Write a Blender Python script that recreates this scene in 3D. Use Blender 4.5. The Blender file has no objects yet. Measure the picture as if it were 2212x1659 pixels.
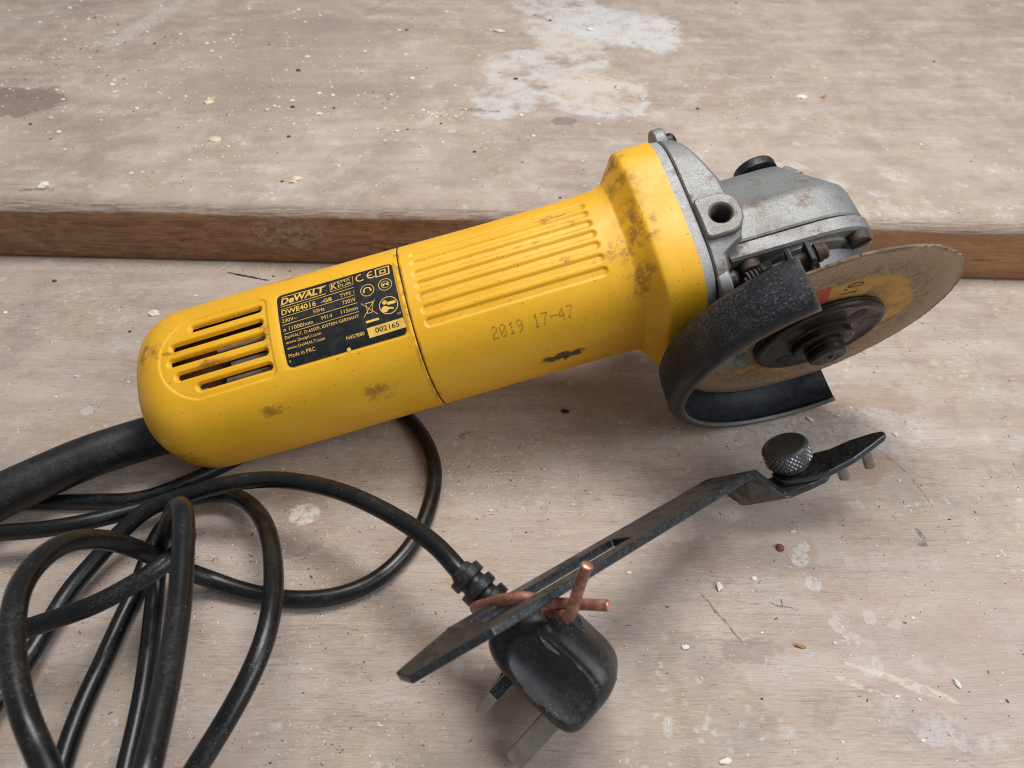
import bpy, bmesh, math, random
import numpy as np
from mathutils import Vector, Matrix

# ------------------------------------------------------------------ camera, light, exposure
SC = bpy.context.scene
MM = 0.001                       # everything below is written in millimetres
PITCH = math.radians(43.0)
CAM = np.array([0.0, -345 * math.cos(PITCH), 345 * math.sin(PITCH)])
cam_data = bpy.data.cameras.new("camera")
cam_data.sensor_width = 36.0
cam_data.lens = 36.0 * 1658.0 / 2212.0
cam_data.clip_start = 0.01
cam_data.clip_end = 20.0
cam_data.dof.use_dof = True
cam_data.dof.focus_distance = 0.292
cam_data.dof.aperture_fstop = 19.0
cam = bpy.data.objects.new("camera", cam_data)
cam.location = CAM * MM
cam.rotation_euler = (math.pi / 2 - PITCH, 0, 0)
SC.collection.objects.link(cam)
SC.camera = cam

world = bpy.data.worlds.new("World")
SC.world = world
world.use_nodes = True
wbg = world.node_tree.nodes["Background"]
wbg.inputs[0].default_value = (0.93, 0.965, 1.0, 1)
wbg.inputs[1].default_value = 0.235

def area(name, loc, target, sx, sy, power, col):
    d = bpy.data.lights.new(name, 'AREA')
    d.shape = 'RECTANGLE'; d.size = sx * MM; d.size_y = sy * MM
    d.energy = power; d.color = col
    o = bpy.data.objects.new(name, d)
    o.location = Vector(loc) * MM
    o.rotation_euler = (Vector(target) - Vector(loc)).to_track_quat('-Z', 'Y').to_euler()
    SC.collection.objects.link(o)
    return o
area("ceiling_lamp", (130, 200, 1050), (20, 0, 0), 640, 360, 10.0, (1.0, 0.985, 0.97))
area("workshop_window", (700, -380, 620), (20, -30, 0), 700, 520, 5.0, (0.88, 0.95, 1.0))

SC.view_settings.view_transform = 'Standard'
SC.view_settings.look = 'None'
SC.view_settings.exposure = 0.0
SC.view_settings.gamma = 1.0
SC.cycles.max_bounces = 5
SC.cycles.diffuse_bounces = 3
SC.cycles.glossy_bounces = 3
SC.cycles.use_adaptive_sampling = True
SC.cycles.adaptive_threshold = 0.02
SC.cycles.use_denoising = True
SC.cycles.filter_width = 1.1
random.seed(7)
RNG = np.random.default_rng(11)

# ------------------------------------------------------------------ node helper
class Mat:
    def __init__(s, name, rough=0.5, metal=0.0, spec=0.5, dim='3D'):
        s.dim = dim
        s.m = bpy.data.materials.new(name)
        s.m.use_nodes = True
        s.nt = s.m.node_tree
        s.b = s.nt.nodes["Principled BSDF"]
        s.b.inputs["Roughness"].default_value = rough
        s.b.inputs["Metallic"].default_value = metal
        s.b.inputs["Specular IOR Level"].default_value = spec
        tc = s.nt.nodes.new("ShaderNodeTexCoord")
        v = s.nt.nodes.new("ShaderNodeVectorMath"); v.operation = 'SCALE'
        s.nt.links.new(tc.outputs["Object"], v.inputs[0]); v.inputs["Scale"].default_value = 1000.0
        s.P = v.outputs[0]                      # object space, in mm
        sep = s.nt.nodes.new("ShaderNodeSeparateXYZ"); s.nt.links.new(s.P, sep.inputs[0])
        s.X, s.Y, s.Z = sep.outputs
        g = s.nt.nodes.new("ShaderNodeNewGeometry"); s.geo = g
    def put(s, sock, v):
        if v is None: return
        if isinstance(v, bpy.types.NodeSocket): s.nt.links.new(v, sock)
        elif isinstance(v, (tuple, list)) and len(v) == 3 and sock.type == 'RGBA': sock.default_value = (*v, 1)
        else: sock.default_value = v
    def math(s, op, a, b=None, c=None, clamp=False):
        n = s.nt.nodes.new("ShaderNodeMath"); n.operation = op; n.use_clamp = clamp
        s.put(n.inputs[0], a); s.put(n.inputs[1], b)
        if c is not None: s.put(n.inputs[2], c)
        return n.outputs[0]
    def vec(s, op, a, b=None):
        n = s.nt.nodes.new("ShaderNodeVectorMath"); n.operation = op
        s.put(n.inputs[0], a)
        if op == 'SCALE': s.put(n.inputs["Scale"], b)
        elif b is not None: s.put(n.inputs[1], b)
        return n.outputs["Value"] if op in ('LENGTH', 'DOT_PRODUCT', 'DISTANCE') else n.outputs[0]
    def noise(s, scale, detail=3, rough=0.55, vec=None, color=False, dist=0.0, dim=None):
        """scale: per-mm frequency, scalar or 3-tuple"""
        v = vec if vec is not None else s.P
        if isinstance(scale, (tuple, list)): v = s.vec('MULTIPLY', v, tuple(scale)); scale = 1.0
        n = s.nt.nodes.new("ShaderNodeTexNoise"); n.noise_dimensions = dim or s.dim
        s.put(n.inputs["Vector"], v); n.inputs["Scale"].default_value = scale
        n.inputs["Detail"].default_value = detail; n.inputs["Roughness"].default_value = rough
        n.inputs["Distortion"].default_value = dist
        return n.outputs["Color" if color else "Fac"]
    def voro(s, scale, vec=None, out="Distance", rnd=1.0, feature='F1'):
        v = vec if vec is not None else s.P
        if isinstance(scale, (tuple, list)): v = s.vec('MULTIPLY', v, tuple(scale)); scale = 1.0
        n = s.nt.nodes.new("ShaderNodeTexVoronoi"); n.feature = feature; n.voronoi_dimensions = s.dim
        s.put(n.inputs["Vector"], v); n.inputs["Scale"].default_value = scale; n.inputs["Randomness"].default_value = rnd
        return n.outputs if out is None else n.outputs[out]
    def rng(s, v, a, b, c=0.0, d=1.0, smooth=True):
        n = s.nt.nodes.new("ShaderNodeMapRange")
        n.interpolation_type = 'SMOOTHSTEP' if smooth else 'LINEAR'
        s.put(n.inputs[0], v)
        for i, x in zip((1, 2, 3, 4), (a, b, c, d)): s.put(n.inputs[i], x)
        return n.outputs[0]
    def mix(s, f, a, b, mode='MIX'):
        n = s.nt.nodes.new("ShaderNodeMix"); n.data_type = 'RGBA'; n.blend_type = mode
        s.put(n.inputs[0], f); s.put(n.inputs[6], a); s.put(n.inputs[7], b)
        return n.outputs[2]
    def warp(s, amp, scale, detail=3, vec=None):
        c = s.noise(scale, detail, 0.6, vec=vec, color=True)
        c = s.vec('SUBTRACT', c, (0.5, 0.5, 0.5))
        c = s.vec('SCALE', c, amp)
        return s.vec('ADD', vec if vec is not None else s.P, c)
    def blob(s, P, c, r, ang=0.0, soft=0.12):
        """1 inside an ellipse (3 radii) about c, ragged when P is warped"""
        n = s.nt.nodes.new("ShaderNodeMapping"); n.vector_type = 'TEXTURE'
        s.put(n.inputs["Vector"], P)
        n.inputs["Location"].default_value = c; n.inputs["Rotation"].default_value = (0, 0, ang); n.inputs["Scale"].default_value = r
        return s.rng(s.vec('LENGTH', n.outputs[0]), 1 + soft, 1 - soft)
    def sepc(s, c):
        n = s.nt.nodes.new("ShaderNodeSeparateColor"); s.put(n.inputs[0], c); return n.outputs
    def union(s, lst):
        o = lst[0]
        for x in lst[1:]: o = s.math('MAXIMUM', o, x)
        return o
    def bump(s, h, strength=0.3, dist=0.3, prev=None):
        n = s.nt.nodes.new("ShaderNodeBump"); s.put(n.inputs["Height"], h)
        n.inputs["Strength"].default_value = strength; n.inputs["Distance"].default_value = dist * MM
        if prev is not None: s.put(n.inputs["Normal"], prev)
        return n.outputs[0]
    def out(s, color=None, rough=None, normal=None, metal=None):
        s.put(s.b.inputs["Base Color"], color); s.put(s.b.inputs["Roughness"], rough)
        s.put(s.b.inputs["Normal"], normal); s.put(s.b.inputs["Metallic"], metal)
        return s.m

def srgb(r, g, b):
    f = lambda c: (c / 255 / 12.92) if c <= 10 else ((c / 255 + 0.055) / 1.055) ** 2.4
    return (f(r), f(g), f(b))

# ------------------------------------------------------------------ mesh helpers (all input in mm)
def mk(name, verts, faces, mat, parent=None, scale=1.0, angle=35, smooth=True, mats=None, fmat=None, world_space=False):
    me = bpy.data.meshes.new(name)
    me.from_pydata((np.asarray(verts, float) * (MM * scale)).tolist(), [], [tuple(int(i) for i in f) for f in faces])
    me.update()
    for m in (mats or [mat]): me.materials.append(m)
    if fmat is not None: me.polygons.foreach_set("material_index", np.asarray(fmat, np.int32))
    if smooth:
        me.polygons.foreach_set("use_smooth", [True] * len(me.polygons))
        me.set_sharp_from_angle(angle=math.radians(angle))
    o = bpy.data.objects.new(name, me)
    SC.collection.objects.link(o)
    if parent is not None:
        o.parent = parent
        if world_space: o.matrix_parent_inverse = parent.matrix_world.inverted()
    return o

def recalc(o):
    bm = bmesh.new(); bm.from_mesh(o.data)
    bmesh.ops.recalc_face_normals(bm, faces=bm.faces); bm.to_mesh(o.data); bm.free()
    return o

def bevel(o, w, seg=2, angle=35):
    m = o.modifiers.new("bevel", 'BEVEL'); m.width = w * MM; m.segments = seg
    m.limit_method = 'ANGLE'; m.angle_limit = math.radians(angle); m.harden_normals = False
    return o

def tag(o, label=None, cat=None, group=None, kind=None):
    if label: o["label"] = label
    if cat: o["category"] = cat
    if group: o["group"] = group
    if kind: o["kind"] = kind
    return o

def spline(pts, step=1.5):
    """Catmull-Rom (centripetal-ish) resampled curve through 3D points"""
    P = np.asarray(pts, float)
    P = np.vstack([2 * P[0] - P[1], P, 2 * P[-1] - P[-2]])
    out = []
    for i in range(1, len(P) - 2):
        p0, p1, p2, p3 = P[i - 1:i + 3]
        n = max(2, int(np.linalg.norm(p2 - p1) / step))
        for t in np.linspace(0, 1, n, endpoint=False):
            out.append(0.5 * ((2 * p1) + (-p0 + p2) * t + (2 * p0 - 5 * p1 + 4 * p2 - p3) * t * t + (-p0 + 3 * p1 - 3 * p2 + p3) * t ** 3))
    out.append(P[-2])
    return np.array(out)

def smooth_path(P, it=4):
    P = P.copy()
    for _ in range(it): P[1:-1] = 0.25 * P[:-2] + 0.5 * P[1:-1] + 0.25 * P[2:]
    return P

def tube(P, r, seg=20, caps=True):
    P = np.asarray(P, float); n = len(P)
    r = np.full(n, r, float) if np.isscalar(r) else np.asarray(r, float)
    T = np.gradient(P, axis=0); T /= np.linalg.norm(T, axis=1)[:, None]
    u = np.cross(T[0], [0, 0, 1.0])
    if np.linalg.norm(u) < 1e-3: u = np.cross(T[0], [0, 1.0, 0])
    u /= np.linalg.norm(u)
    V = []
    ph = np.linspace(0, 2 * np.pi, seg, endpoint=False)
    for i in range(n):
        u = u - T[i] * (u @ T[i]); u /= np.linalg.norm(u)
        v = np.cross(T[i], u)
        V.append(P[i] + r[i] * (np.cos(ph)[:, None] * u + np.sin(ph)[:, None] * v))
    V = np.vstack(V); F = []
    for i in range(n - 1):
        for j in range(seg):
            k = (j + 1) % seg
            F.append((i * seg + j, i * seg + k, (i + 1) * seg + k, (i + 1) * seg + j))
    if caps:
        F.append(tuple(range(seg))[::-1]); F.append(tuple((n - 1) * seg + j for j in range(seg)))
    return V, F

def lathe(prof, axis_o, axis_d, u, a0=0, a1=360, seg=96, closed=False, rfun=None):
    """prof: list (r, h) along axis; returns verts, faces. closed: profile is a closed loop"""
    axis_o, axis_d, u = (np.asarray(x, float) for x in (axis_o, axis_d, u))
    v = np.cross(axis_d, u)
    full = abs(a1 - a0 - 360) < 1e-6
    ang = np.radians(np.linspace(a0, a1, seg, endpoint=not full))
    m = len(prof); V = []
    for t in ang:
        e = math.cos(t) * u + math.sin(t) * v
        for r, h in prof:
            rr = r if rfun is None else rfun(r, h, t)
            V.append(axis_o + axis_d * h + e * rr)
    F = []; na = len(ang)
    for i in range(na if full else na - 1):
        k = (i + 1) % na
        for j in range(m if closed else m - 1):
            l = (j + 1) % m
            F.append((i * m + j, k * m + j, k * m + l, i * m + l))
    if closed and not full:
        F.append(tuple(range(m))); F.append(tuple((na - 1) * m + j for j in range(m))[::-1])
    return np.array(V), F

def box(c, h, axes=None):
    c = np.asarray(c, float); ax = np.eye(3) if axes is None else np.asarray(axes, float)
    V = [c + sx * h[0] * ax[0] + sy * h[1] * ax[1] + sz * h[2] * ax[2] for sx in (-1, 1) for sy in (-1, 1) for sz in (-1, 1)]
    F = [(0, 1, 3, 2), (4, 6, 7, 5), (0, 4, 5, 1), (2, 3, 7, 6), (0, 2, 6, 4), (1, 5, 7, 3)]
    return np.array(V), F

def join(parts):
    V, F, o = [], [], 0
    for v, f in parts:
        V.append(np.asarray(v, float)); F += [tuple(i + o for i in q) for q in f]; o += len(v)
    return np.vstack(V), F

def sup(ph, hy, hz, n):
    c, s = np.cos(ph), np.sin(ph)
    return hy * np.sign(c) * np.abs(c) ** (2 / n), hz * np.sign(s) * np.abs(s) ** (2 / n)

def text2d(body, size=1.0, bold=0.0, align='LEFT', shear=0.0, spacing=1.0):
    cu = bpy.data.curves.new("lettering", 'FONT')
    cu.body = body; cu.size = size; cu.offset = bold; cu.align_x = align; cu.shear = shear; cu.space_character = spacing
    cu.resolution_u = 3
    ob = bpy.data.objects.new("lettering", cu); SC.collection.objects.link(ob)
    dg = bpy.context.evaluated_depsgraph_get()
    me = ob.evaluated_get(dg).to_mesh()
    V = np.array([v.co[:2] for v in me.vertices]); F = [tuple(p.vertices) for p in me.polygons]
    ob.evaluated_get(dg).to_mesh_clear()
    bpy.data.objects.remove(ob); bpy.data.curves.remove(cu)
    return V, F

def fit_text(body, p0, p1, cap, bold=0.0, shear=0.0):
    """lettering whose baseline runs p0->p1 (2D), cap height cap"""
    V, F = text2d(body, 1.0, bold, shear=shear)
    p0, p1 = np.array(p0, float), np.array(p1, float)
    x0, x1 = V[:, 0].min(), V[:, 0].max()
    Vc, _ = text2d("H", 1.0, bold); hc = Vc[:, 1].max()
    d = p1 - p0; L = np.linalg.norm(d); d /= L; n = np.array([-d[1], d[0]])
    q = p0 + ((V[:, :1] - x0) * (L / (x1 - x0))) * d + (V[:, 1:] * (cap / hc)) * n
    return q, F

# ------------------------------------------------------------------ wood
def wood_top(m, blotch=0.0):
    """worn, dusty plywood face: grain runs along X"""
    P = m.P
    Pw = m.warp(7, 0.012, 2)
    lo = m.sepc(m.noise(0.017, 4, 0.65, color=True))
    band = m.noise((0.006, 0.075, 1), 4, 0.65, vec=Pw)
    fib = m.noise((0.07, 1.5, 1), 3, 0.7, vec=Pw)
    mott = m.noise(0.05, 5, 0.68)
    c = m.mix(m.rng(band, 0.3, 0.72), srgb(166, 147, 135), srgb(187, 169, 157))
    c = m.mix(m.rng(lo[0], 0.45, 0.68), c, srgb(176, 157, 138))
    c = m.mix(m.math('MULTIPLY', m.rng(mott, 0.5, 0.75), 0.6), c, srgb(186, 178, 173))
    c = m.mix(m.math('MULTIPLY', m.rng(mott, 0.47, 0.28), 0.42), c, srgb(150, 126, 113))
    c = m.mix(m.math('MULTIPLY', m.rng(fib, 0.52, 0.3), 0.18), c, srgb(124, 102, 90))
    c = m.mix(m.math('MULTIPLY', m.rng(fib, 0.55, 0.75), 0.18), c, srgb(208, 195, 184))
    # grain lines
    gl = m.noise((0.010, 0.62, 1), 3, 0.7, vec=Pw)
    c = m.mix(m.rng(gl, 0.60, 0.68, 0.0, 0.26), c, srgb(128, 104, 90))
    # short dark pores along the grain
    pore = m.noise((0.16, 2.6, 1), 2, 0.5)
    pm = m.math('MULTIPLY', m.rng(pore, 0.65, 0.72), m.rng(lo[2], 0.42, 0.62))
    c = m.mix(m.math('MULTIPLY', pm, 0.55), c, srgb(98, 76, 66))
    # greyish grime
    c = m.mix(m.math('MULTIPLY', m.rng(lo[1], 0.55, 0.72), 0.42), c, srgb(136, 125, 120))
    # hairline fibres and a film of sanding dust
    hair = m.noise((0.2, 5.5, 1), 2, 0.7)
    c = m.mix(m.rng(hair, 0.42, 0.30, 0.0, 0.42), c, srgb(120, 98, 86))
    c = m.mix(m.rng(hair, 0.58, 0.70, 0.0, 0.40), c, srgb(212, 200, 190))
    film = m.rng(m.noise(0.011, 5, 0.72), 0.42, 0.66, 0.0, 0.30 + blotch)
    c = m.mix(film, c, srgb(196, 180, 164))
    if blotch:
        c = m.mix(m.rng(lo[1], 0.36, 0.68, 0.0, 0.42), c, srgb(156, 138, 126))
        c = m.mix(m.rng(mott, 0.44, 0.80, 0.0, 0.40), c, srgb(204, 189, 170))
    # scattered thin paint spatter, rubbed through
    Ws = m.warp(5, 0.25, 4)
    so = m.voro(0.06, vec=Ws, out=None); sr = m.sepc(so["Color"])
    pat = m.math('MULTIPLY', m.rng(so["Distance"], m.math('MULTIPLY', sr[0], 0.20), m.math('MULTIPLY', sr[0], 0.11)), m.rng(sr[1], 0.72, 0.76))
    s2 = m.voro(0.17, vec=Ws)
    pat2 = m.math('MULTIPLY', m.rng(s2, 0.20, 0.12), m.rng(lo[0], 0.56, 0.62))
    rub = m.rng(mott, 0.36, 0.6, 0.1, 0.5)
    c = m.mix(m.math('MULTIPLY', m.math('MAXIMUM', pat, pat2), rub), c, srgb(204, 201, 200))
    c = m.mix(1.0, c, (1.01, 1.02, 1.035), 'MULTIPLY')
    return c, fib, mott

def add_spots(m, c, mott, spots):
    """stains, scuffs and scratches: (blobs, colour, opacity, raggedness class, rubbed)"""
    W = {1: m.warp(9, 0.22, 3, vec=m.warp(26, 0.03, 3)), 2: m.warp(4, 0.5, 2, vec=m.warp(9, 0.1, 3)), 3: m.warp(2.2, 0.3, 3)}
    rub = m.rng(m.noise(0.3, 5, 0.75), 0.34, 0.56); rub1 = m.rng(mott, 0.3, 0.6)
    for blobs, col, op, cls, inner in spots:
        f = m.union([m.blob(W[cls], (b[0], b[1], 0), (b[2], b[3], 1e6), b[4] if len(b) > 4 else 0.0, 0.10) for b in blobs])
        if inner: f = m.math('MULTIPLY', f, rub if inner == 2 else m.math('MULTIPLY', rub, rub1) if inner == 3 else rub1)
        c = m.mix(m.math('MULTIPLY', f, op), c, col)
    return c

SPOTS_UP = [
    ([(99, 352, 30, 40), (52, 365, 44, 58), (24, 277, 42, 42), (55, 236, 31, 36), (-5, 226, 24, 28), (36, 420, 34, 40), (64, 209, 16, 13)], srgb(206, 202, 199), 0.7, 1, 1),
    ([(99, 352, 26, 34), (60, 372, 30, 40)], srgb(214, 212, 212), 0.6, 1, 2),
    ([(55, 245, 30, 36), (40, 330, 26, 20)], srgb(212, 196, 172), 0.4, 1, 2),
    ([(-318, 224, 38, 24)], srgb(124, 106, 98), 0.7, 1, None),
    ([(-282, 372, 9, 60, -0.2), (-136, 136, 14, 5, -0.3), (-122, 116, 9, 4)], srgb(200, 194, 190), 0.5, 2, 2),
    ([(-160, 330, 70, 60), (-150, 240, 60, 40)], srgb(150, 130, 122), 0.4, 1, 1),
    ([(-250, 112, 10, 1.6), (-20, 210, 12, 2.5, -.2)], srgb(82, 62, 54), 0.6, 2, 2),
    ([(31, 196, 8, 5)], srgb(112, 94, 92), 0.5, 2, None),
    ([(150, 140, 14, 6, -.4), (170, 118, 8, 5), (192, 108, 6, 4), (205, 130, 5, 12, .5)], srgb(204, 200, 198), 0.5, 2, 3),
]
SPOTS_LOW = [
    ([(-86, -70, 18, 11), (-80, -84, 14, 7)], srgb(132, 114, 108), 0.45, 2, 1),
    ([(-79, -72.6, 6.0, 5.0)], srgb(216, 208, 194), 0.9, 3, 2),
    ([(127, -140, 13, 1.7, -0.42)], srgb(218, 209, 193), 0.75, 3, 2),
    ([(112, -134, 5, 0.9, -.4), (110, -140, 8, 1.0, -.45)], srgb(214, 206, 194), 0.55, 3, 2),
    ([(124, -150, 15, 5, -.25), (136, -157, 14, 3, -.2), (135, -133, 7, 2)], srgb(204, 200, 200), 0.42, 2, 3),
    ([(104, -92, 3.5, 4), (106, -103, 3, 3.2), (110, -118, 3, 4), (113, -124, 3.6, 2.4), (121, -116, 2.4, 3), (107, -87, 2.2, 2.4), (118, -133, 1.8, 3)], srgb(208, 205, 204), 0.55, 3, 2),
    ([(152, -82, 1.0, 3.0, .3), (150.6, -86, 2.0, 1.5)], srgb(88, 94, 106), 0.8, 3, 2),
    ([(71, -116, 0.45, 11.5, 0.52)], srgb(104, 68, 58), 0.75, 3, 2),
    ([(155, -47, 0.35, 10, .52), (160, -61, 0.35, 9, .2)], srgb(104, 84, 72), 0.7, 3, 2),
    ([(-140, 83.5, 13, 0.8, -0.31)], srgb(40, 30, 26), 0.95, 3, None),
    ([(93, -112, 5, 0.3, -.3)], srgb(92, 96, 104), 0.7, 3, None),
    ([(78, -128, 10, 4)], srgb(124, 108, 104), 0.45, 2, 1),
    ([(-100, 78, 14, 9)], srgb(180, 174, 172), 0.5, 2, 2),
    ([(122, -30, 26, 9), (150, -12, 30, 10), (140, -48, 16, 8)], srgb(156, 128, 108), 0.4, 1, None),
    ([(118, -34, 30, 16), (150, -28, 24, 14)], srgb(206, 202, 200), 0.42, 3, 3),
    ([(150, -126, 40, 30)], srgb(184, 164, 158), 0.35, 1, None),
]

def bench_material(name, spots):
    m = Mat(name, rough=0.72, spec=0.28, dim='2D')
    c, fib, mott = wood_top(m)
    c = add_spots(m, c, mott, spots)
    return m.out(c, m.rng(fib, 0.3, 0.7, 0.78, 0.62), m.bump(m.noise((0.3, 2.4, 1), 3, 0.7), 0.35, 0.22))

mat_bench = bench_material("worn_plywood", SPOTS_LOW)

def board_material():
    m = Mat("plywood_with_hardwood_edge", rough=0.7, spec=0.3, dim='2D')
    c, fib, mott = wood_top(m, 0.12)
    c = add_spots(m, c, mott, SPOTS_UP)
    m.dim = '3D'
    # hardwood lipping on the front edge
    g = m.noise((0.012, 1, 0.26), 5, 0.68, vec=m.warp(6, 0.03, 2))
    g2 = m.noise((0.05, 1, 1.6), 3, 0.6)
    e = m.mix(m.rng(g, 0.33, 0.68), srgb(122, 90, 67), srgb(158, 120, 90))
    e = m.mix(m.math('MULTIPLY', m.rng(g2, 0.52, 0.32), 0.45), e, srgb(76, 52, 40))
    e = m.mix(m.math('MULTIPLY', m.rng(m.X, -20, 160), 0.35), e, srgb(176, 128, 84))
    crack = m.rng(m.noise((0.006, 1, 0.42), 4, 0.75, vec=m.vec('ADD', m.P, (500, 0, 31))), 0.655, 0.68)
    e = m.mix(m.math('MULTIPLY', crack, 0.75), e, srgb(44, 28, 22))
    # pale filler smears
    We = m.warp(9, 0.1, 3)
    sm = m.union([m.blob(We, (-40, 96, 14), (13, 30, 9), 0, 0.3), m.blob(We, (-118, 98, 20), (22, 30, 10), 0, 0.3)])
    e = m.mix(m.math('MULTIPLY', m.math('MULTIPLY', sm, m.rng(m.noise(0.25, 4, 0.7), 0.42, 0.6)), 0.4), e, srgb(178, 160, 148))
    # the veneer's torn lip
    lim = m.math('ADD', 28.8, m.math('MULTIPLY', m.math('SUBTRACT', m.noise((0.02, 0.02, 0.02), 4, 0.7), 0.5), 5.0))
    top = m.rng(m.math('SUBTRACT', m.Z, lim), -0.5, 0.5)
    lip = m.math('MULTIPLY', m.rng(m.Z, 34.4, 32.0), 0.7)
    lipc = m.mix(m.rng(m.noise((0.03, 1.2, 1.6), 4, 0.7), 0.35, 0.65), srgb(112, 88, 74), srgb(186, 168, 154))
    c = m.mix(lip, c, lipc)
    c = m.mix(top, e, c)
    return m.out(c, m.rng(fib, 0.3, 0.7, 0.76, 0.62), m.bump(g2, 0.35, 0.3))

# lower bench top: a slab whose face is z = 0
V, F = box((0, -150, -9), (900, 380, 9))
bench = mk("bench_top", V, F, mat_bench, smooth=False)
tag(bench, "worn dusty plywood bench top under the tools", kind="structure")

# raised board behind, with a worn front edge
E0, E1 = np.array([-279.8, 101.8]), np.array([268.6, 78.9])
ed = (E1 - E0) / np.linalg.norm(E1 - E0); eb = np.array([-ed[1], ed[0]])
us = np.concatenate([np.arange(-620, -60, 20.0), np.arange(-60, 640, 2.0), np.arange(640, 1200, 20.0)])
prof = [(1.6, 0.0), (1.3, 0.9), (0.1, 1.7), (0, 10), (0, 20), (0, 27.5), (0.5, 29.6), (1.6, 31.2), (4.0, 33.4), (7.5, 34.6), (12, 35.0), (40, 35.0), (900, 35.0)]
V = []
ph = RNG.uniform(0, 6.28, 12)
def wob(u, k): return sum(math.sin(u * f + ph[(i + 3 * k) % 12]) * a for i, (f, a) in enumerate(((0.021, .5), (0.057, .35), (0.13, .28), (0.41, .22), (0.93, .16))))
for u in us:
    for k_, (b, z) in enumerate(prof):
        k = max(0, k_ - 1)
        jb = wob(u, k // 3) * (0.8 if 5 <= k <= 8 else 0.12 if 0 < k < 5 else 0)
        jz = wob(u * 1.3 + 40, k // 3 + 1) * (0.45 if 5 <= k <= 7 else 0.12 if k == 8 else 0)
        q = E0 + ed * u + eb * (b + jb)
        V.append((q[0], q[1], z + jz))
n = len(prof); F = [(i * n + j, (i + 1) * n + j, (i + 1) * n + j + 1, i * n + j + 1) for i in range(len(us) - 1) for j in range(n - 1)]
board = mk("raised_board", V, F, board_material(), angle=60)
tag(board, "raised plywood board with brown hardwood front edge", kind="structure")

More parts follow.
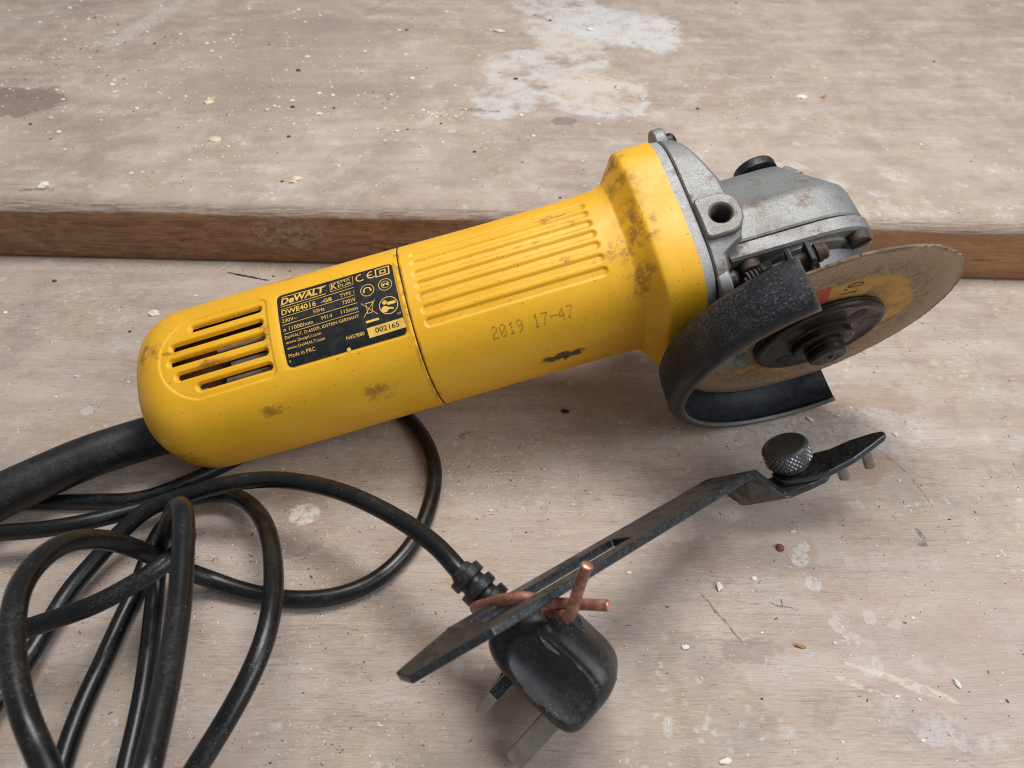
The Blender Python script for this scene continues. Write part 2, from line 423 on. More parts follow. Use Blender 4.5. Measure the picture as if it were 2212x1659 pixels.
# ------------------------------------------------------------------ materials of the tools
def yellow_material():
    m = Mat("yellow_plastic", rough=0.42, spec=0.6)
    c = m.mix(m.rng(m.noise(0.03, 3), 0.3, 0.7), srgb(236, 173, 18), srgb(243, 184, 32))
    n = m.noise(0.17, 6, 0.68, dist=0.25); n2 = m.noise(0.9, 4, 0.7); n3 = m.noise(0.05, 4, 0.6)
    # grime gathered in the flare before the gear case
    W = m.warp(6, 0.12, 4)
    sx = m.nt.nodes.new("ShaderNodeSeparateXYZ"); m.put(sx.inputs[0], W)
    band = m.math('MULTIPLY', m.rng(sx.outputs[0], -63, -57), m.rng(sx.outputs[0], -46, -52))
    hi = m.rng(sx.outputs[1], -8, 30)
    g1 = m.math('MULTIPLY', band, m.math('MULTIPLY', m.rng(n, 0.42, 0.66), m.math('ADD', 0.08, m.math('MULTIPLY', hi, 0.68))))
    c = m.mix(g1, c, srgb(92, 54, 24))
    # scattered rusty smudges
    Ws = m.warp(5, 0.22, 5)
    sm = [((-83, 13, 28), (9, 1.6, 6)), ((-80, 7.5, 28), (7, 1.6, 6)), ((-92, 4, 28), (6, 1.4, 6)), ((-54, -4, 34), (6, 9, 10)), ((-62, -9, 30), (6, 5, 10)),
          ((-58, -22, 26), (5, 6, 9)), ((-80, -6, 28), (4, 1.3, 6)), ((-193, -1, 28), (3, 6, 6)), ((-236, 6, 24), (5, 6, 8)), ((-228, 2, 28), (6, 1.6, 6)), ((-212, -6, 28), (6, 1.5, 6)),
          ((-158, -29, 14), (6, 4, 5)), ((-240, -29, 5), (12, 5, 8)), ((-196, -26, 17), (5, 1.6, 5)), ((-132, 26, 16), (8, 3, 6)), ((-176, 24, 18), (14, 2.4, 6)), ((-150, 27, 14), (9, 3, 6))]
    f = m.union([m.blob(Ws, p, r, 0, 0.35) for p, r in sm])
    f = m.math('MULTIPLY', f, m.rng(m.math('ADD', m.math('MULTIPLY', n2, 0.25), m.math('MULTIPLY', n, 0.75)), 0.44, 0.60))
    c = m.mix(m.math('MULTIPLY', f, 0.72), c, srgb(138, 86, 40))
    # one black scuff low on the motor housing
    bs = m.blob(m.warp(7, 0.3, 4), (-91, -30.8, 2.5), (8.5, 5.0, 2.8), 0.2, 0.25)
    c = m.mix(m.math('MULTIPLY', m.math('MULTIPLY', bs, m.rng(n2, 0.30, 0.42)), 0.95), c, srgb(30, 30, 34))
    # overall specks and handling wear
    w = m.math('MULTIPLY', m.rng(n, 0.62, 0.75), m.rng(n3, 0.45, 0.65))
    c = m.mix(m.math('MULTIPLY', w, 0.45), c, srgb(150, 96, 36))
    v = m.voro(0.5, vec=m.warp(1.2, 0.8, 2)); vc = m.nt.nodes.new("ShaderNodeSeparateColor"); m.put(vc.inputs[0], m.voro(0.5, vec=m.warp(1.2, 0.8, 2), out="Color"))
    c = m.mix(m.math('MULTIPLY', m.math('MULTIPLY', m.rng(v, 0.2, 0.12), m.rng(vc.outputs[0], 0.72, 0.76)), 0.55), c, srgb(140, 84, 30))
    # grime in seams and grooves, and fine handling scratches
    pt = m.geo.outputs["Pointiness"]
    c = m.mix(m.math('MULTIPLY', m.rng(pt, 0.494, 0.46), m.rng(n, 0.35, 0.65, 0.15, 0.75)), c, srgb(136, 88, 30))
    sm2 = m.math('MULTIPLY', m.rng(m.math('ABSOLUTE', m.math('ADD', m.X, 139.8)), 1.8, 0.3), m.rng(n, 0.42, 0.62))
    c = m.mix(m.math('MULTIPLY', sm2, 0.7), c, srgb(112, 70, 30))
    sc1 = m.rng(m.noise((0.10, 3.2, 3.2), 2, 0.6, vec=m.warp(10, 0.03, 2)), 0.69, 0.74)
    c = m.mix(m.math('MULTIPLY', m.math('MULTIPLY', sc1, m.rng(n3, 0.42, 0.6)), 0.45), c, srgb(150, 104, 40))
    d = m.voro(1.3); dz = m.rng(m.noise(0.03, 3), 0.4, 0.65)
    c = m.mix(m.math('MULTIPLY', m.math('MULTIPLY', m.rng(d, 0.16, 0.09), dz), 0.5), c, srgb(244, 226, 170))
    h = m.noise(2.2, 2)
    return m.out(c, m.rng(n, 0.3, 0.7, 0.40, 0.55), m.bump(h, 0.14, 0.14))

def cast_material(name, base, rust, metal=0.75):
    m = Mat(name, rough=0.42, metal=metal)
    sp = m.noise(2.6, 3, 0.75)
    c = m.mix(m.rng(sp, 0.3, 0.7), tuple(x * 0.62 for x in base), tuple(min(1, x * 1.25) for x in base))
    r = m.math('MULTIPLY', m.rng(m.noise(0.12, 6, 0.7), 0.52, 0.70), rust)
    c = m.mix(r, c, srgb(112, 74, 58))
    g = m.math('MULTIPLY', m.rng(m.noise(0.07, 5, 0.65), 0.42, 0.68), 0.5)
    c = m.mix(g, c, srgb(112, 104, 92))
    mt = m.math('MULTIPLY', m.math('SUBTRACT', 1.0, r), metal)
    return m.out(c, m.rng(sp, 0.25, 0.75, 0.64, 0.48), m.bump(sp, 0.35, 0.22), metal=mt)

def plain(name, col, rough=0.5, metal=0.0, bscale=0.0, bstr=0.2, dirt=None, dirt_amt=0.5, dscale=0.15, spec=0.5):
    m = Mat(name, rough=rough, metal=metal, spec=spec)
    c = m.mix(m.rng(m.noise(0.2, 3), 0.3, 0.7), tuple(x * 0.85 for x in col), tuple(min(1, x * 1.1) for x in col))
    nrm = None
    if dirt:
        f = m.math('MULTIPLY', m.rng(m.noise(dscale, 6, 0.7), 0.45, 0.7), dirt_amt)
        c = m.mix(f, c, dirt)
        r = m.mix(f, (rough,) * 3, (0.8,) * 3)
        m.put(m.b.inputs["Roughness"], r)
    if bscale: nrm = m.bump(m.noise(bscale, 3, 0.6), bstr, 0.2)
    return m.out(c, None, nrm)

def rubber_material(name, col=srgb(6, 8, 12), rough=0.4, dust=0.5, dscale=0.05, settle=0.0):
    m = Mat(name, rough=rough, spec=0.5)
    g = m.rng(m.noise(dscale, 4, 0.6), 0.42, 0.68)
    wear = m.math('MULTIPLY', g, m.rng(m.noise(0.9, 4, 0.7), 0.35, 0.7))
    c = m.mix(m.math('MULTIPLY', wear, dust), col, srgb(74, 72, 70))
    if settle:
        sx = m.nt.nodes.new("ShaderNodeSeparateXYZ"); m.put(sx.inputs[0], m.geo.outputs["Normal"])
        sd = m.math('MULTIPLY', m.rng(sx.outputs[2], 0.15, 0.95), m.rng(m.noise(0.35, 6, 0.75), 0.34, 0.66))
        c = m.mix(m.math('MULTIPLY', sd, settle), c, srgb(112, 104, 94)); wear = m.math('MAXIMUM', wear, m.math('MULTIPLY', sd, settle * 1.4))
    sp = m.voro(1.0); sg = m.rng(m.noise(0.1, 3), 0.42, 0.62)
    c = m.mix(m.math('MULTIPLY', m.math('MULTIPLY', m.rng(sp, 0.17, 0.10), sg), dust + 0.2), c, srgb(170, 160, 146))
    return m.out(c, m.math('ADD', rough, m.math('MULTIPLY', wear, 0.3)), m.bump(m.noise(1.4, 3, 0.6), 0.12, 0.12))

mat_yellow = yellow_material()
mat_cast = cast_material("cast_aluminium", (0.295, 0.295, 0.29), 0.85, 0.6)
mat_collar = cast_material("dusty_collar", (0.42, 0.41, 0.40), 0.7, metal=0.2)
mat_dark = plain("dark_interior", srgb(26, 20, 18), 0.7)
mat_black = rubber_material("black_rubber", rough=0.30, dust=0.26, settle=0.035)
mat_sleeve = rubber_material("black_sleeve", srgb(11, 13, 17), 0.38, 0.34, 0.06, 0.05)
mat_plug = rubber_material("black_plug", srgb(18, 20, 25), 0.34, 0.6, 0.035, 0.10)
mat_guard = None
mat_rusty = plain("rusty_steel", srgb(82, 70, 64), 0.62, 0.35, 1.2, 0.7, srgb(70, 46, 36), 0.85, 0.5)
mat_screw = plain("black_screw", srgb(34, 36, 40), 0.35, 0.6, 0, 0, srgb(110, 86, 74), 0.5, 0.4)
mat_nut = plain("dark_steel", srgb(46, 41, 39), 0.36, 0.7, 0.8, 0.2, srgb(62, 48, 40), 0.7, 0.25)
mat_steel = plain("bright_steel", srgb(150, 146, 140), 0.35, 0.9, 0.9, 0.1, srgb(110, 96, 84), 0.4, 0.3)

def guard_material():
    m = Mat("black_painted_guard", rough=0.42, spec=0.5)
    sx = m.nt.nodes.new("ShaderNodeSeparateXYZ"); m.put(sx.inputs[0], m.geo.outputs["Normal"]); upz = sx.outputs[2]
    n = m.noise(0.9, 5, 0.75)
    base = m.mix(m.rng(m.noise(0.25, 4), 0.4, 0.7), srgb(16, 19, 25), srgb(32, 37, 46))
    f = m.math('MULTIPLY', m.rng(m.noise(1.3, 4, 0.85), 0.50, 0.66), m.math('MULTIPLY', m.rng(m.noise(0.10, 4, 0.7), 0.26, 0.56), m.math('MULTIPLY', m.rng(upz, -0.1, 0.7, 0.12, 1.0), m.rng(m.vec('LENGTH', m.vec('MULTIPLY', m.P, (1, 0, 1))), 57.5, 58.3, 0.12, 1.0))))
    c = m.mix(m.math('MULTIPLY', f, 0.36), base, srgb(170, 168, 160))
    c = m.mix(m.math('MULTIPLY', m.rng(n, 0.62, 0.78), 0.4), c, srgb(104, 100, 94))
    bl = m.blob(m.warp(5, 0.2, 4), (-18, -55, 43), (9, 1.2, 9), 0, 0.3)
    c = m.mix(m.math('MULTIPLY', bl, m.rng(n, 0.4, 0.55)), c, srgb(28, 92, 160))
    pt = m.nt.nodes.new("ShaderNodeNewGeometry").outputs["Pointiness"]
    c = m.mix(m.math('MULTIPLY', m.rng(pt, 0.55, 0.64), 0.55), c, srgb(168, 158, 140))
    return m.out(c, m.rng(n, 0.3, 0.7, 0.36, 0.6), m.bump(n, 0.25, 0.2))
mat_guard = guard_material()

# ------------------------------------------------------------------ the angle grinder
# local frame: x from tail to head, y opposite to the spindle, z out of the side that faces up
K = 0.975
Xo = np.array([101.448, 13.923, 73.278])
sv = np.array([0.252577, -0.885579, -0.389813]); av = np.array([0.960807, 0.181980, 0.209126])
tv = np.cross(sv, av)
GO = CAM + K * (Xo - CAM)
grinder = bpy.data.objects.new("angle_grinder", None)
SC.collection.objects.link(grinder)
grinder.empty_display_size = 0.02
grinder.matrix_world = Matrix(((av[0], -sv[0], tv[0], GO[0] * MM), (av[1], -sv[1], tv[1], GO[1] * MM), (av[2], -sv[2], tv[2], GO[2] * MM), (0, 0, 0, 1)))
bpy.context.view_layer.update()
tag(grinder, "yellow corded angle grinder lying on its side with worn cutting disc", "angle grinder")
def g(name, V, F, mat, parent=None, **kw): return mk(name, V, F, mat, parent or grinder, scale=K, **kw)
def gw(la, y, z):   # grinder-local -> world mm
    return GO + K * (la * av - y * sv + z * tv)

# body section: centre y, half y, half z, exponent
LA = np.array([-262.0, -236, -215, -190, -143, -100, -72, -61, -57, -54, -47, -40])
CY = np.array([-0.4, -0.4, -0.4, -0.4, -0.5, -0.7, -0.6, -0.3, 0.0, 0.0, 0.0, 0.0])
HY = np.array([30.5, 31.2, 31.4, 31.3, 30.6, 30.3, 30.5, 30.9, 34.4, 37.2, 37.7, 37.8])
HZ = np.array([27.0, 28.2, 28.6, 29.0, 29.4, 29.8, 30.0, 30.3, 33.4, 36.2, 36.7, 36.8])
NE = np.array([2.45, 2.45, 2.5, 2.5, 2.5, 2.45, 2.45, 2.7, 3.3, 3.8, 3.8, 3.8])
def pch(x, xs, ys):   # smooth interpolation
    i = np.clip(np.searchsorted(xs, x) - 1, 0, len(xs) - 2); t = np.clip((x - xs[i]) / (xs[i + 1] - xs[i]), 0, 1)
    d = np.gradient(ys, xs)
    # monotone limiter
    dl = (ys[i + 1] - ys[i]) / (xs[i + 1] - xs[i]); h = xs[i + 1] - xs[i]
    lim = lambda m_: 0 if m_ * dl <= 0 else math.copysign(min(abs(m_), 3 * abs(dl)), dl)
    m0, m1 = lim(d[i]), lim(d[i + 1])
    return ys[i] * (2 * t**3 - 3 * t**2 + 1) + h * m0 * (t**3 - 2 * t**2 + t) + ys[i + 1] * (-2 * t**3 + 3 * t**2) + h * m1 * (t**3 - t**2)
TAIL0, TAILR = -255.6, 24.0
def section(la):
    cy, hy, hz, n = (pch(la, LA, q) for q in (CY, HY, HZ, NE))
    u = np.clip((la - TAIL0) / TAILR, 0, 1)
    f = max(0.0, 1 - (1 - u) ** 2.35) ** (1 / 2.35)
    return cy, hy * f, hz * f, n
def surf_z(la, y):
    cy, hy, hz, n = section(la)
    q = min(0.999, abs((y - cy) / hy))
    return hz * (1 - q ** n) ** (1 / n)

SLOTS = [(-223.5, -198.2, 11.0), (-231.0, -198.2, 4.6), (-232.4, -198.0, -1.5), (-230.2, -197.8, -7.7), (-223.0, -197.4, -13.6)]
CHAN = [(-137.0, -72.0, y) for y in (14.4, 10.2, 5.3, 0.4, -4.5, -9.7, -14.6)]
def sd_slot(x, y, a, b, yc): return np.hypot(x - np.clip(x, a, b), y - yc)
def sd_rbox(x, y, x0, x1, y0, y1, r):
    qx = np.abs(x - (x0 + x1) / 2) - (x1 - x0) / 2 + r; qy = np.abs(y - (y0 + y1) / 2) - (y1 - y0) / 2 + r
    return np.hypot(np.maximum(qx, 0), np.maximum(qy, 0)) + np.minimum(np.maximum(qx, qy), 0) - r
def sst(x, a, b):
    t = np.clip((x - a) / (b - a), 0, 1); return t * t * (3 - 2 * t)

def body(la_list, relief, cap0=False):
    ph_d = np.concatenate([np.linspace(math.radians(40), math.radians(140), 190), np.linspace(math.radians(142), math.radians(398), 110)])
    V, M = [], []
    for la in la_list:
        cy, hy, hz, n = section(la)
        # uniform-ish in arc on the face that carries the relief: sample y directly there
        yy = np.linspace(cy + min(hy * 0.985, 24), cy - min(hy * 0.985, 24), 170) if hy > 25 else None
        if yy is not None:
            top = np.stack([yy, np.array([hz * max(0, 1 - abs((q - cy) / hy) ** n) ** (1 / n) for q in yy])], 1)
            p0 = math.atan2(np.sign(top[0, 1]) * (top[0, 1] / hz) ** (n / 2), ((top[0, 0] - cy) / hy) ** (n / 2))
            p1 = math.pi - p0
            ph = np.linspace(p1, p0 + 2 * math.pi, 112)[1:-1]
            ys, zs = sup(ph, hy, hz, n)
            Y = np.concatenate([top[:, 0], ys + cy]); Z = np.concatenate([top[:, 1], zs])
        else:
            p0 = math.acos(min(0.9, 24 / 31) ** (2.5 / 2)); 
            ph = np.concatenate([np.linspace(p0, math.pi - p0, 170), np.linspace(math.pi - p0, p0 + 2 * math.pi, 112)[1:-1]])
            ys, zs = sup(ph, hy, hz, n); Y, Z = ys + cy, zs
        # outward normal in the section
        ny = np.sign(Y - cy) * np.abs((Y - cy) / max(hy, 1e-6)) ** (n - 1) / max(hy, 1e-6); nz = np.sign(Z) * np.abs(Z / max(hz, 1e-6)) ** (n - 1) / max(hz, 1e-6)
        L = np.hypot(ny, nz) + 1e-9
        d, cut = relief(la, Y, Z); Z = np.where(Z < 0, Z * 1.10, Z)
        V.append(np.stack([np.full_like(Y, la), Y + d * ny / L, Z + d * nz / L], 1)); M.append(cut)
    m = len(V[0]); V = np.vstack(V); M = np.concatenate(M)
    F = []
    for i in range(len(la_list) - 1):
        for j in range(m):
            k = (j + 1) % m
            q = (i * m + j, (i + 1) * m + j, (i + 1) * m + k, i * m + k)
            if not (M[q[0]] and M[q[1]] and M[q[2]] and M[q[3]]): F.append(q)
    return V, F

def relief_rear(la, Y, Z):
    d = np.zeros_like(Y); up = Z > 5
    pan = sd_rbox(la, Y, -237.5, -194.6, -17.6, 15.2, 3.0)
    arc = np.hypot((la + 219), (Y + 1.2) * 1.05) - 18.2 if la < -219 else -99 + 0 * Y
    pan = np.maximum(pan, arc)
    d -= np.where(up, 0.45 * sst(pan, 0.5, -0.4), 0)
    sl = np.min([sd_slot(la, Y, *s) for s in SLOTS], axis=0)
    d -= np.where(up, 0.40 * sst(sl, 2.05, 1.6) + 1.25 * sst(sl, 1.6, 1.25), 0)
    lab = sd_rbox(la, Y, -190.9, -144.9, -16.9, 14.6, 1.8)
    d -= np.where(up, 0.30 * sst(lab, 0.3, -0.3), 0)
    d -= 0.45 * sst(la, -144.0, -143.3) ** 2
    return d, up & (sl < 1.2)

def relief_front(la, Y, Z):
    d = np.zeros_like(Y); up = Z > 5
    ch = np.min([sd_slot(la, Y, *s) for s in CHAN], axis=0)
    d -= np.where(up, 0.75 * sst(ch, 2.0, 0.9), 0)
    d -= 0.45 * sst(la, -142.4, -143.0) ** 2
    return d, np.zeros_like(Y, bool)

u = np.linspace(0, 1, 34)
la_rear = np.concatenate([TAIL0 + 0.02 + 13.6 * u ** 2.2, np.arange(-241.6, -194, 0.42), np.arange(-194, -145, 1.2), np.arange(-145, -143.25, 0.2)])
V, F = body(la_rear, relief_rear)
m0 = len(V) // len(la_rear); c = len(V)
V = np.vstack([V, [[TAIL0, -0.4, 0]]]); F = F + [(c, (j + 1) % m0, j)[::-1] for j in range(m0)]
rear = recalc(g("rear_cover", V, F, mat_yellow, angle=50))
tag(rear, "yellow rear cover with five cooling slots")
la_front = np.concatenate([np.arange(-143.0, -140, 0.3), np.arange(-140, -134, 0.5), np.arange(-134, -74, 2.0), np.arange(-74, -68, 0.45), np.arange(-68, -40.9, 0.7), [-40.9, -40.6]])
V, F = body(la_front, relief_front)
front = recalc(g("motor_housing", V, F, mat_yellow, angle=50))
tag(front, "yellow motor housing with seven grip grooves")

# dark tongue that fills the joint between the two shells
ring = []
for la in (-146, -141):
    cy, hy, hz, n = section(la); ys, zs = sup(np.linspace(0, 2 * np.pi, 96, endpoint=False), hy - 0.7, hz - 0.7, n)
    ring.append(np.stack([np.full_like(ys, la), ys + cy, zs], 1))
V = np.vstack(ring); F = [(j, (j + 1) % 96, 96 + (j + 1) % 96, 96 + j) for j in range(96)]
g("joint_ring", V, F, mat_dark)

# what shows through the cooling slots: baffle and copper windings
mat_wind = plain("dusty_windings", srgb(150, 128, 118), 0.7, 0, 0.6, 0.4, srgb(70, 46, 36), 0.8, 0.2)
V, F = box((-222, -0.5, 13.0), (18, 20, 1.0)); g("inner_baffle", V, F, plain("shell_lit_baffle", srgb(104, 62, 26), 0.7), smooth=False)  # brown painted in for light coming through the yellow shell
wind = []
for i, yc in enumerate(np.linspace(-15, 5, 7)):
    wind.append(box((-206 + (i % 2) * 1.5, yc, 18.0 + (i % 3) * .8), (9 + (i % 3) * 2, 1.15, 3.2)))
V, F = join(wind); bevel(g("motor_windings", V, F, mat_wind, smooth=False), 0.5)
V, F = box((-226, -13, 18.5), (2.6, 2.0, 1.4)); bevel(g("brush_clip", V, F, plain("pale_clip", srgb(205, 200, 190), 0.6), smooth=False), 0.3)

# ------------------------------------------------------------------ rating label
mat_lab = plain("black_label", srgb(20, 21, 25), 0.38, 0, 0, 0, srgb(70, 66, 64), 0.25, 0.3)
mat_print = plain("yellow_print", srgb(232, 186, 84), 0.5)
LX0, LX1, LY0, LY1 = -190.3, -145.5, -16.3, 14.0
def on_surf(P2, lift):
    return np.array([(x, y, surf_z(x, y) - 0.30 + lift) for x, y in P2])
nx, ny = 60, 40
gx = np.linspace(LX0, LX1, nx); gy = np.linspace(LY0, LY1, ny)
P2 = []
for x in gx:
    for y in gy:
        # pull grid corners onto the rounded outline
        r = 2.0; px = min(max(x, LX0 + r), LX1 - r); py = min(max(y, LY0 + r), LY1 - r)
        dx, dy = x - px, y - py; L = math.hypot(dx, dy); mx = max(abs(dx), abs(dy))
        if L > 1e-9 and dx and dy: x2, y2 = px + dx / L * mx, py + dy / L * mx
        else: x2, y2 = x, y
        P2.append((x2, y2))
V = on_surf(P2, 0.16)
F = [(i * ny + j, (i + 1) * ny + j, (i + 1) * ny + j + 1, i * ny + j + 1) for i in range(nx - 1) for j in range(ny - 1)]
label_o = g("rating_label", V, F, mat_lab); tag(label_o, "black rating label with yellow lettering")

# print: (u right, v down) as fractions of the label, from its top-left corner
def lab(u, v): return (LX0 + u * (LX1 - LX0), LY1 - v * (LY1 - LY0))
def from_px(x, y):
    dx, dy = x - 975, y - 360; r = (dx * 507 - dy * 110) / 449195; d = (835 * dy + 235 * dx) / 449195
    return lab(r, d)
PXM = (LX1 - LX0) / 867.0
TXT = [("DeWALT", (1018, 436), (1338, 341), 58, 0.034, 0.18), ("K", (1384, 328), (1424, 317), 56, 0.012, 0), ("EMA", (1424, 283), (1515, 257), 25, 0.0, 0), ("EUR", (1432, 313), (1530, 287), 25, 0.0, 0),
       ("DWE4016", (1033, 513), (1280, 444), 40, 0.022, 0), ("-GB", (1315, 430), (1394, 408), 28, 0.022, 0), ("TYPE 1", (1450, 390), (1553, 361), 27, 0, 0),
       ("230V~", (1040, 570), (1145, 541), 29, 0, 0), ("50Hz", (1263, 504), (1344, 481), 29, 0, 0), ("730W", (1470, 444), (1565, 417), 31, 0, 0),
       ("n 11000/min", (1055, 631), (1264, 574), 30, 0, 0), ("M14", (1326, 551), (1400, 530), 30, 0, 0), ("115mm", (1463, 510), (1580, 478), 30, 0, 0),
       ("DeWALT, D-65509, IDSTEIN GERMANY", (1066, 684), (1590, 533), 24, 0, 0), ("www.2helpU.com", (1074, 717), (1322, 648), 22, 0, 0), ("www.DeWALT.com", (1082, 754), (1349, 682), 22, 0, 0),
       ("Made in PRC", (1093, 804), (1279, 752), 27, 0, 0), ("N457880", (1498, 684), (1624, 648), 25, 0, 0), ("WY", (1856, 517), (1884, 509), 16, 0, 0), ("1", (1096, 832), (1103, 830), 14, 0, 0), ("R", (1344, 338), (1352, 336), 10, 0, 0)]
pr = []
def add2(P, F): pr.append((on_surf(P, 0.24), F))
for body_t, p0, p1, cap, bold, sh in TXT:
    P, Fq = fit_text(body_t, from_px(*p0), from_px(*p1), cap * PXM, bold, sh); add2(P, Fq)
def strip(p, q, w):
    p, q = np.array(from_px(*p)), np.array(from_px(*q)); d = (q - p) / np.linalg.norm(q - p); nn = np.array([-d[1], d[0]]) * w * PXM / 2
    k = 10; P = []
    for t in np.linspace(0, 1, k): P += [p + (q - p) * t - nn, p + (q - p) * t + nn]
    add2(P, [(2 * i, 2 * i + 2, 2 * i + 3, 2 * i + 1) for i in range(k - 1)])
for a, b, w in [((1012, 372), (1340, 290), 6), ((1020, 450), (1345, 357), 6), ((1025, 470), (1545, 316), 4), ((1030, 530), (1558, 372), 4), ((1042, 587), (1576, 430), 4), ((1058, 648), (1588, 493), 4),
                ((1365, 280), (1530, 226), 3), ((1378, 345), (1540, 292), 3), ((1365, 280), (1378, 345), 3), ((1530, 226), (1540, 292), 3),
                ((1693, 178), (1787, 150), 9), ((1706, 240), (1799, 214), 9), ((1693, 174), (1706, 244), 9), ((1787, 146), (1799, 218), 9),
                ((1728, 188), (1765, 178), 8), ((1733, 214), (1770, 204), 8), ((1728, 184), (1733, 218), 8), ((1765, 174), (1770, 208), 8),
                ((1636, 568), (1728, 542), 17), ((1602, 438), (1722, 512), 4), ((1622, 535), (1700, 408), 4), ((1630, 440), (1690, 424), 6), ((1638, 445), (1650, 508), 4), ((1688, 430), (1680, 498), 4), ((1650, 508), (1682, 498), 4)]:
    strip(a, b, w)
def arc(cx, cy, r, w, a0=0, a1=360, n=28):
    cxy = np.array(from_px(cx, cy)); P = []
    for t in np.radians(np.linspace(a0, a1, n)):
        e = np.array([math.cos(t), math.sin(t)])
        P += [cxy + e * (r - w / 2) * PXM, cxy + e * (r + w / 2) * PXM]
    add2(P, [(2 * i, 2 * i + 2, 2 * i + 3, 2 * i + 1) for i in range(n - 1)])
def disc2(cx, cy, r, n=18, sx=1.0):
    cxy = np.array(from_px(cx, cy)); P = [cxy] + [cxy + np.array([math.cos(t) * sx, math.sin(t)]) * r * PXM for t in np.linspace(0, 2 * np.pi, n, endpoint=False)]
    add2(P, [(0, 1 + i, 1 + (i + 1) % n) for i in range(n)])
arc(1588, 240, 30, 9, 75, 315); arc(1668, 218, 30, 9, 75, 315); strip((1640, 226), (1672, 217), 9)
arc(1645, 340, 48, 5); arc(1645, 342, 24, 9, 0, 180); disc2(1621, 352, 10, sx=.7); disc2(1669, 338, 10, sx=.7)
arc(1772, 300, 48, 5); arc(1772, 300, 28, 4); disc2(1760, 305, 9); disc2(1786, 297, 9); strip((1750, 300), (1796, 287), 5)
arc(1797, 450, 66, 6); disc2(1768, 432, 17); disc2(1772, 478, 24, sx=1.1); strip((1780, 470), (1832, 470), 14); strip((1788, 440), (1846, 424), 24)
P = [from_px(*q) for q in ((1640, 607), (1895, 533), (1911, 593), (1656, 668))]
nb = 14; Q = [np.array(P[0]) + (np.array(P[1]) - P[0]) * t for t in np.linspace(0, 1, nb)] + [np.array(P[3]) + (np.array(P[2]) - P[3]) * t for t in np.linspace(0, 1, nb)]
pr.append((on_surf(Q, 0.22), [(nb + i, nb + i + 1, i + 1, i) for i in range(nb - 1)]))
disc2(1508, 742, 15)
V, F = join(pr); mk("label_print", V, F, mat_print, label_o, scale=K, smooth=False)
P, Fq = fit_text("002165", from_px(1702, 634), from_px(1868, 588), 34 * PXM, 0.0)
mk("serial_number", on_surf(P, 0.29), Fq, mat_lab, label_o, scale=K, smooth=False)

# stamped date on the motor housing: shade of the peened dots painted as darker squares
m = Mat("peened_dot_shade", rough=0.6); mat_stamp = m.out(m.mix(m.rng(m.noise(3.0, 2, 0.7), 0.36, 0.6), srgb(208, 150, 32), srgb(160, 106, 30)))
DOT = {"2": "01110 10001 00001 00110 01000 10000 11111", "0": "01110 10001 10011 10101 11001 10001 01110", "1": "00100 01100 00100 00100 00100 00100 01110",
       "9": "01110 10001 10001 01111 00001 00010 01100", "7": "11111 00001 00010 00100 00100 01000 01000", "4": "00010 00110 01010 10010 11111 00010 00010", "-": "00000 00000 00000 11111 00000 00000 00000", " ": "00000 00000 00000 00000 00000 00000 00000"}
dots = []; r9 = np.random.default_rng(3)
for i, ch in enumerate("2019 17-47"):
    for r_, row in enumerate(DOT[ch].split()):
        for q_, bit in enumerate(row):
            if bit == "1":
                x, y = -116.4 + i * 3.12 + q_ * 0.47 + r9.normal(0, .03), -21.9 - r_ * 0.52 + r9.normal(0, .03); hh = 0.21 + r9.normal(0, .02)
                k4 = [(x - hh, y - hh), (x + hh, y - hh), (x + hh, y + hh), (x - hh, y + hh)]
                dots.append((np.array([(a_, b_, surf_z(a_, b_) + 0.07) for a_, b_ in k4]), [(0, 1, 2, 3)]))
V, F = join(dots)
g("stamped_date", V, F, mat_stamp, smooth=False)

# ------------------------------------------------------------------ gear case
def ringloft(rings, cap0=False, cap1=False):
    m = len(rings[0]); V = np.vstack(rings); F = []
    for i in range(len(rings) - 1):
        for j in range(m):
            k = (j + 1) % m; F.append((i * m + j, i * m + k, (i + 1) * m + k, (i + 1) * m + j))
    if cap0: F.append(tuple(range(m))[::-1])
    if cap1: F.append(tuple((len(rings) - 1) * m + j for j in range(m)))
    return V, F
def sring(la, hy, hz, n, cy=0, cz=0, m=96):
    ys, zs = sup(np.linspace(0, 2 * np.pi, m, endpoint=False), hy, hz, n)
    return np.stack([np.full_like(ys, la), ys + cy, zs + cz], 1)
V, F = ringloft([sring(-41.2, 35, 34, 3.7), sring(-41.2, 37.2, 36.2, 3.7), sring(-40.6, 37.6, 36.6, 3.7), sring(-37.2, 37.4, 36.4, 3.6), sring(-36.6, 36.8, 35.8, 3.6), sring(-36.6, 33, 32, 3.6)])
tag(g("collar", V, F, mat_collar, angle=30), "pale grey dusty collar between housing and gear case")
# rear flange of the casting
def fl_end(r_, extra=0.0):
    """right-hand edge of the flange: widest beside the handle pad"""
    r_ = r_.copy(); y = r_[:, 1]
    w_ = np.interp(y, [-40, -24, -20, -11, 4, 22, 31, 40], [0, 0.5, 8.0, 9.2, 8.4, 3.4, 1.0, 0])
    r_[:, 0] += w_ + extra; return r_
ra_, rb_ = sring(-35.6, 37.4, 36.4, 3.6, m=240), fl_end(sring(-32.0, 37.0, 36.0, 3.5, m=240), -0.8)
mid_ = [ra_ + (rb_ - ra_) * t for t in np.linspace(0, 1, 14)]
V, F = ringloft([sring(-36.2, 33, 32, 3.6, m=240), sring(-36.2, 36.8, 35.8, 3.6, m=240)] + mid_ + [fl_end(sring(-31.4, 36.3, 35.2, 3.5, m=240), -0.2), fl_end(sring(-31.2, 34.8, 33.6, 3.4, m=240)), fl_end(sring(-31.2, 26, 26, 2.8, m=240)), sring(-24.0, 20, 24, 2.6, -2, m=240)], cap1=True)
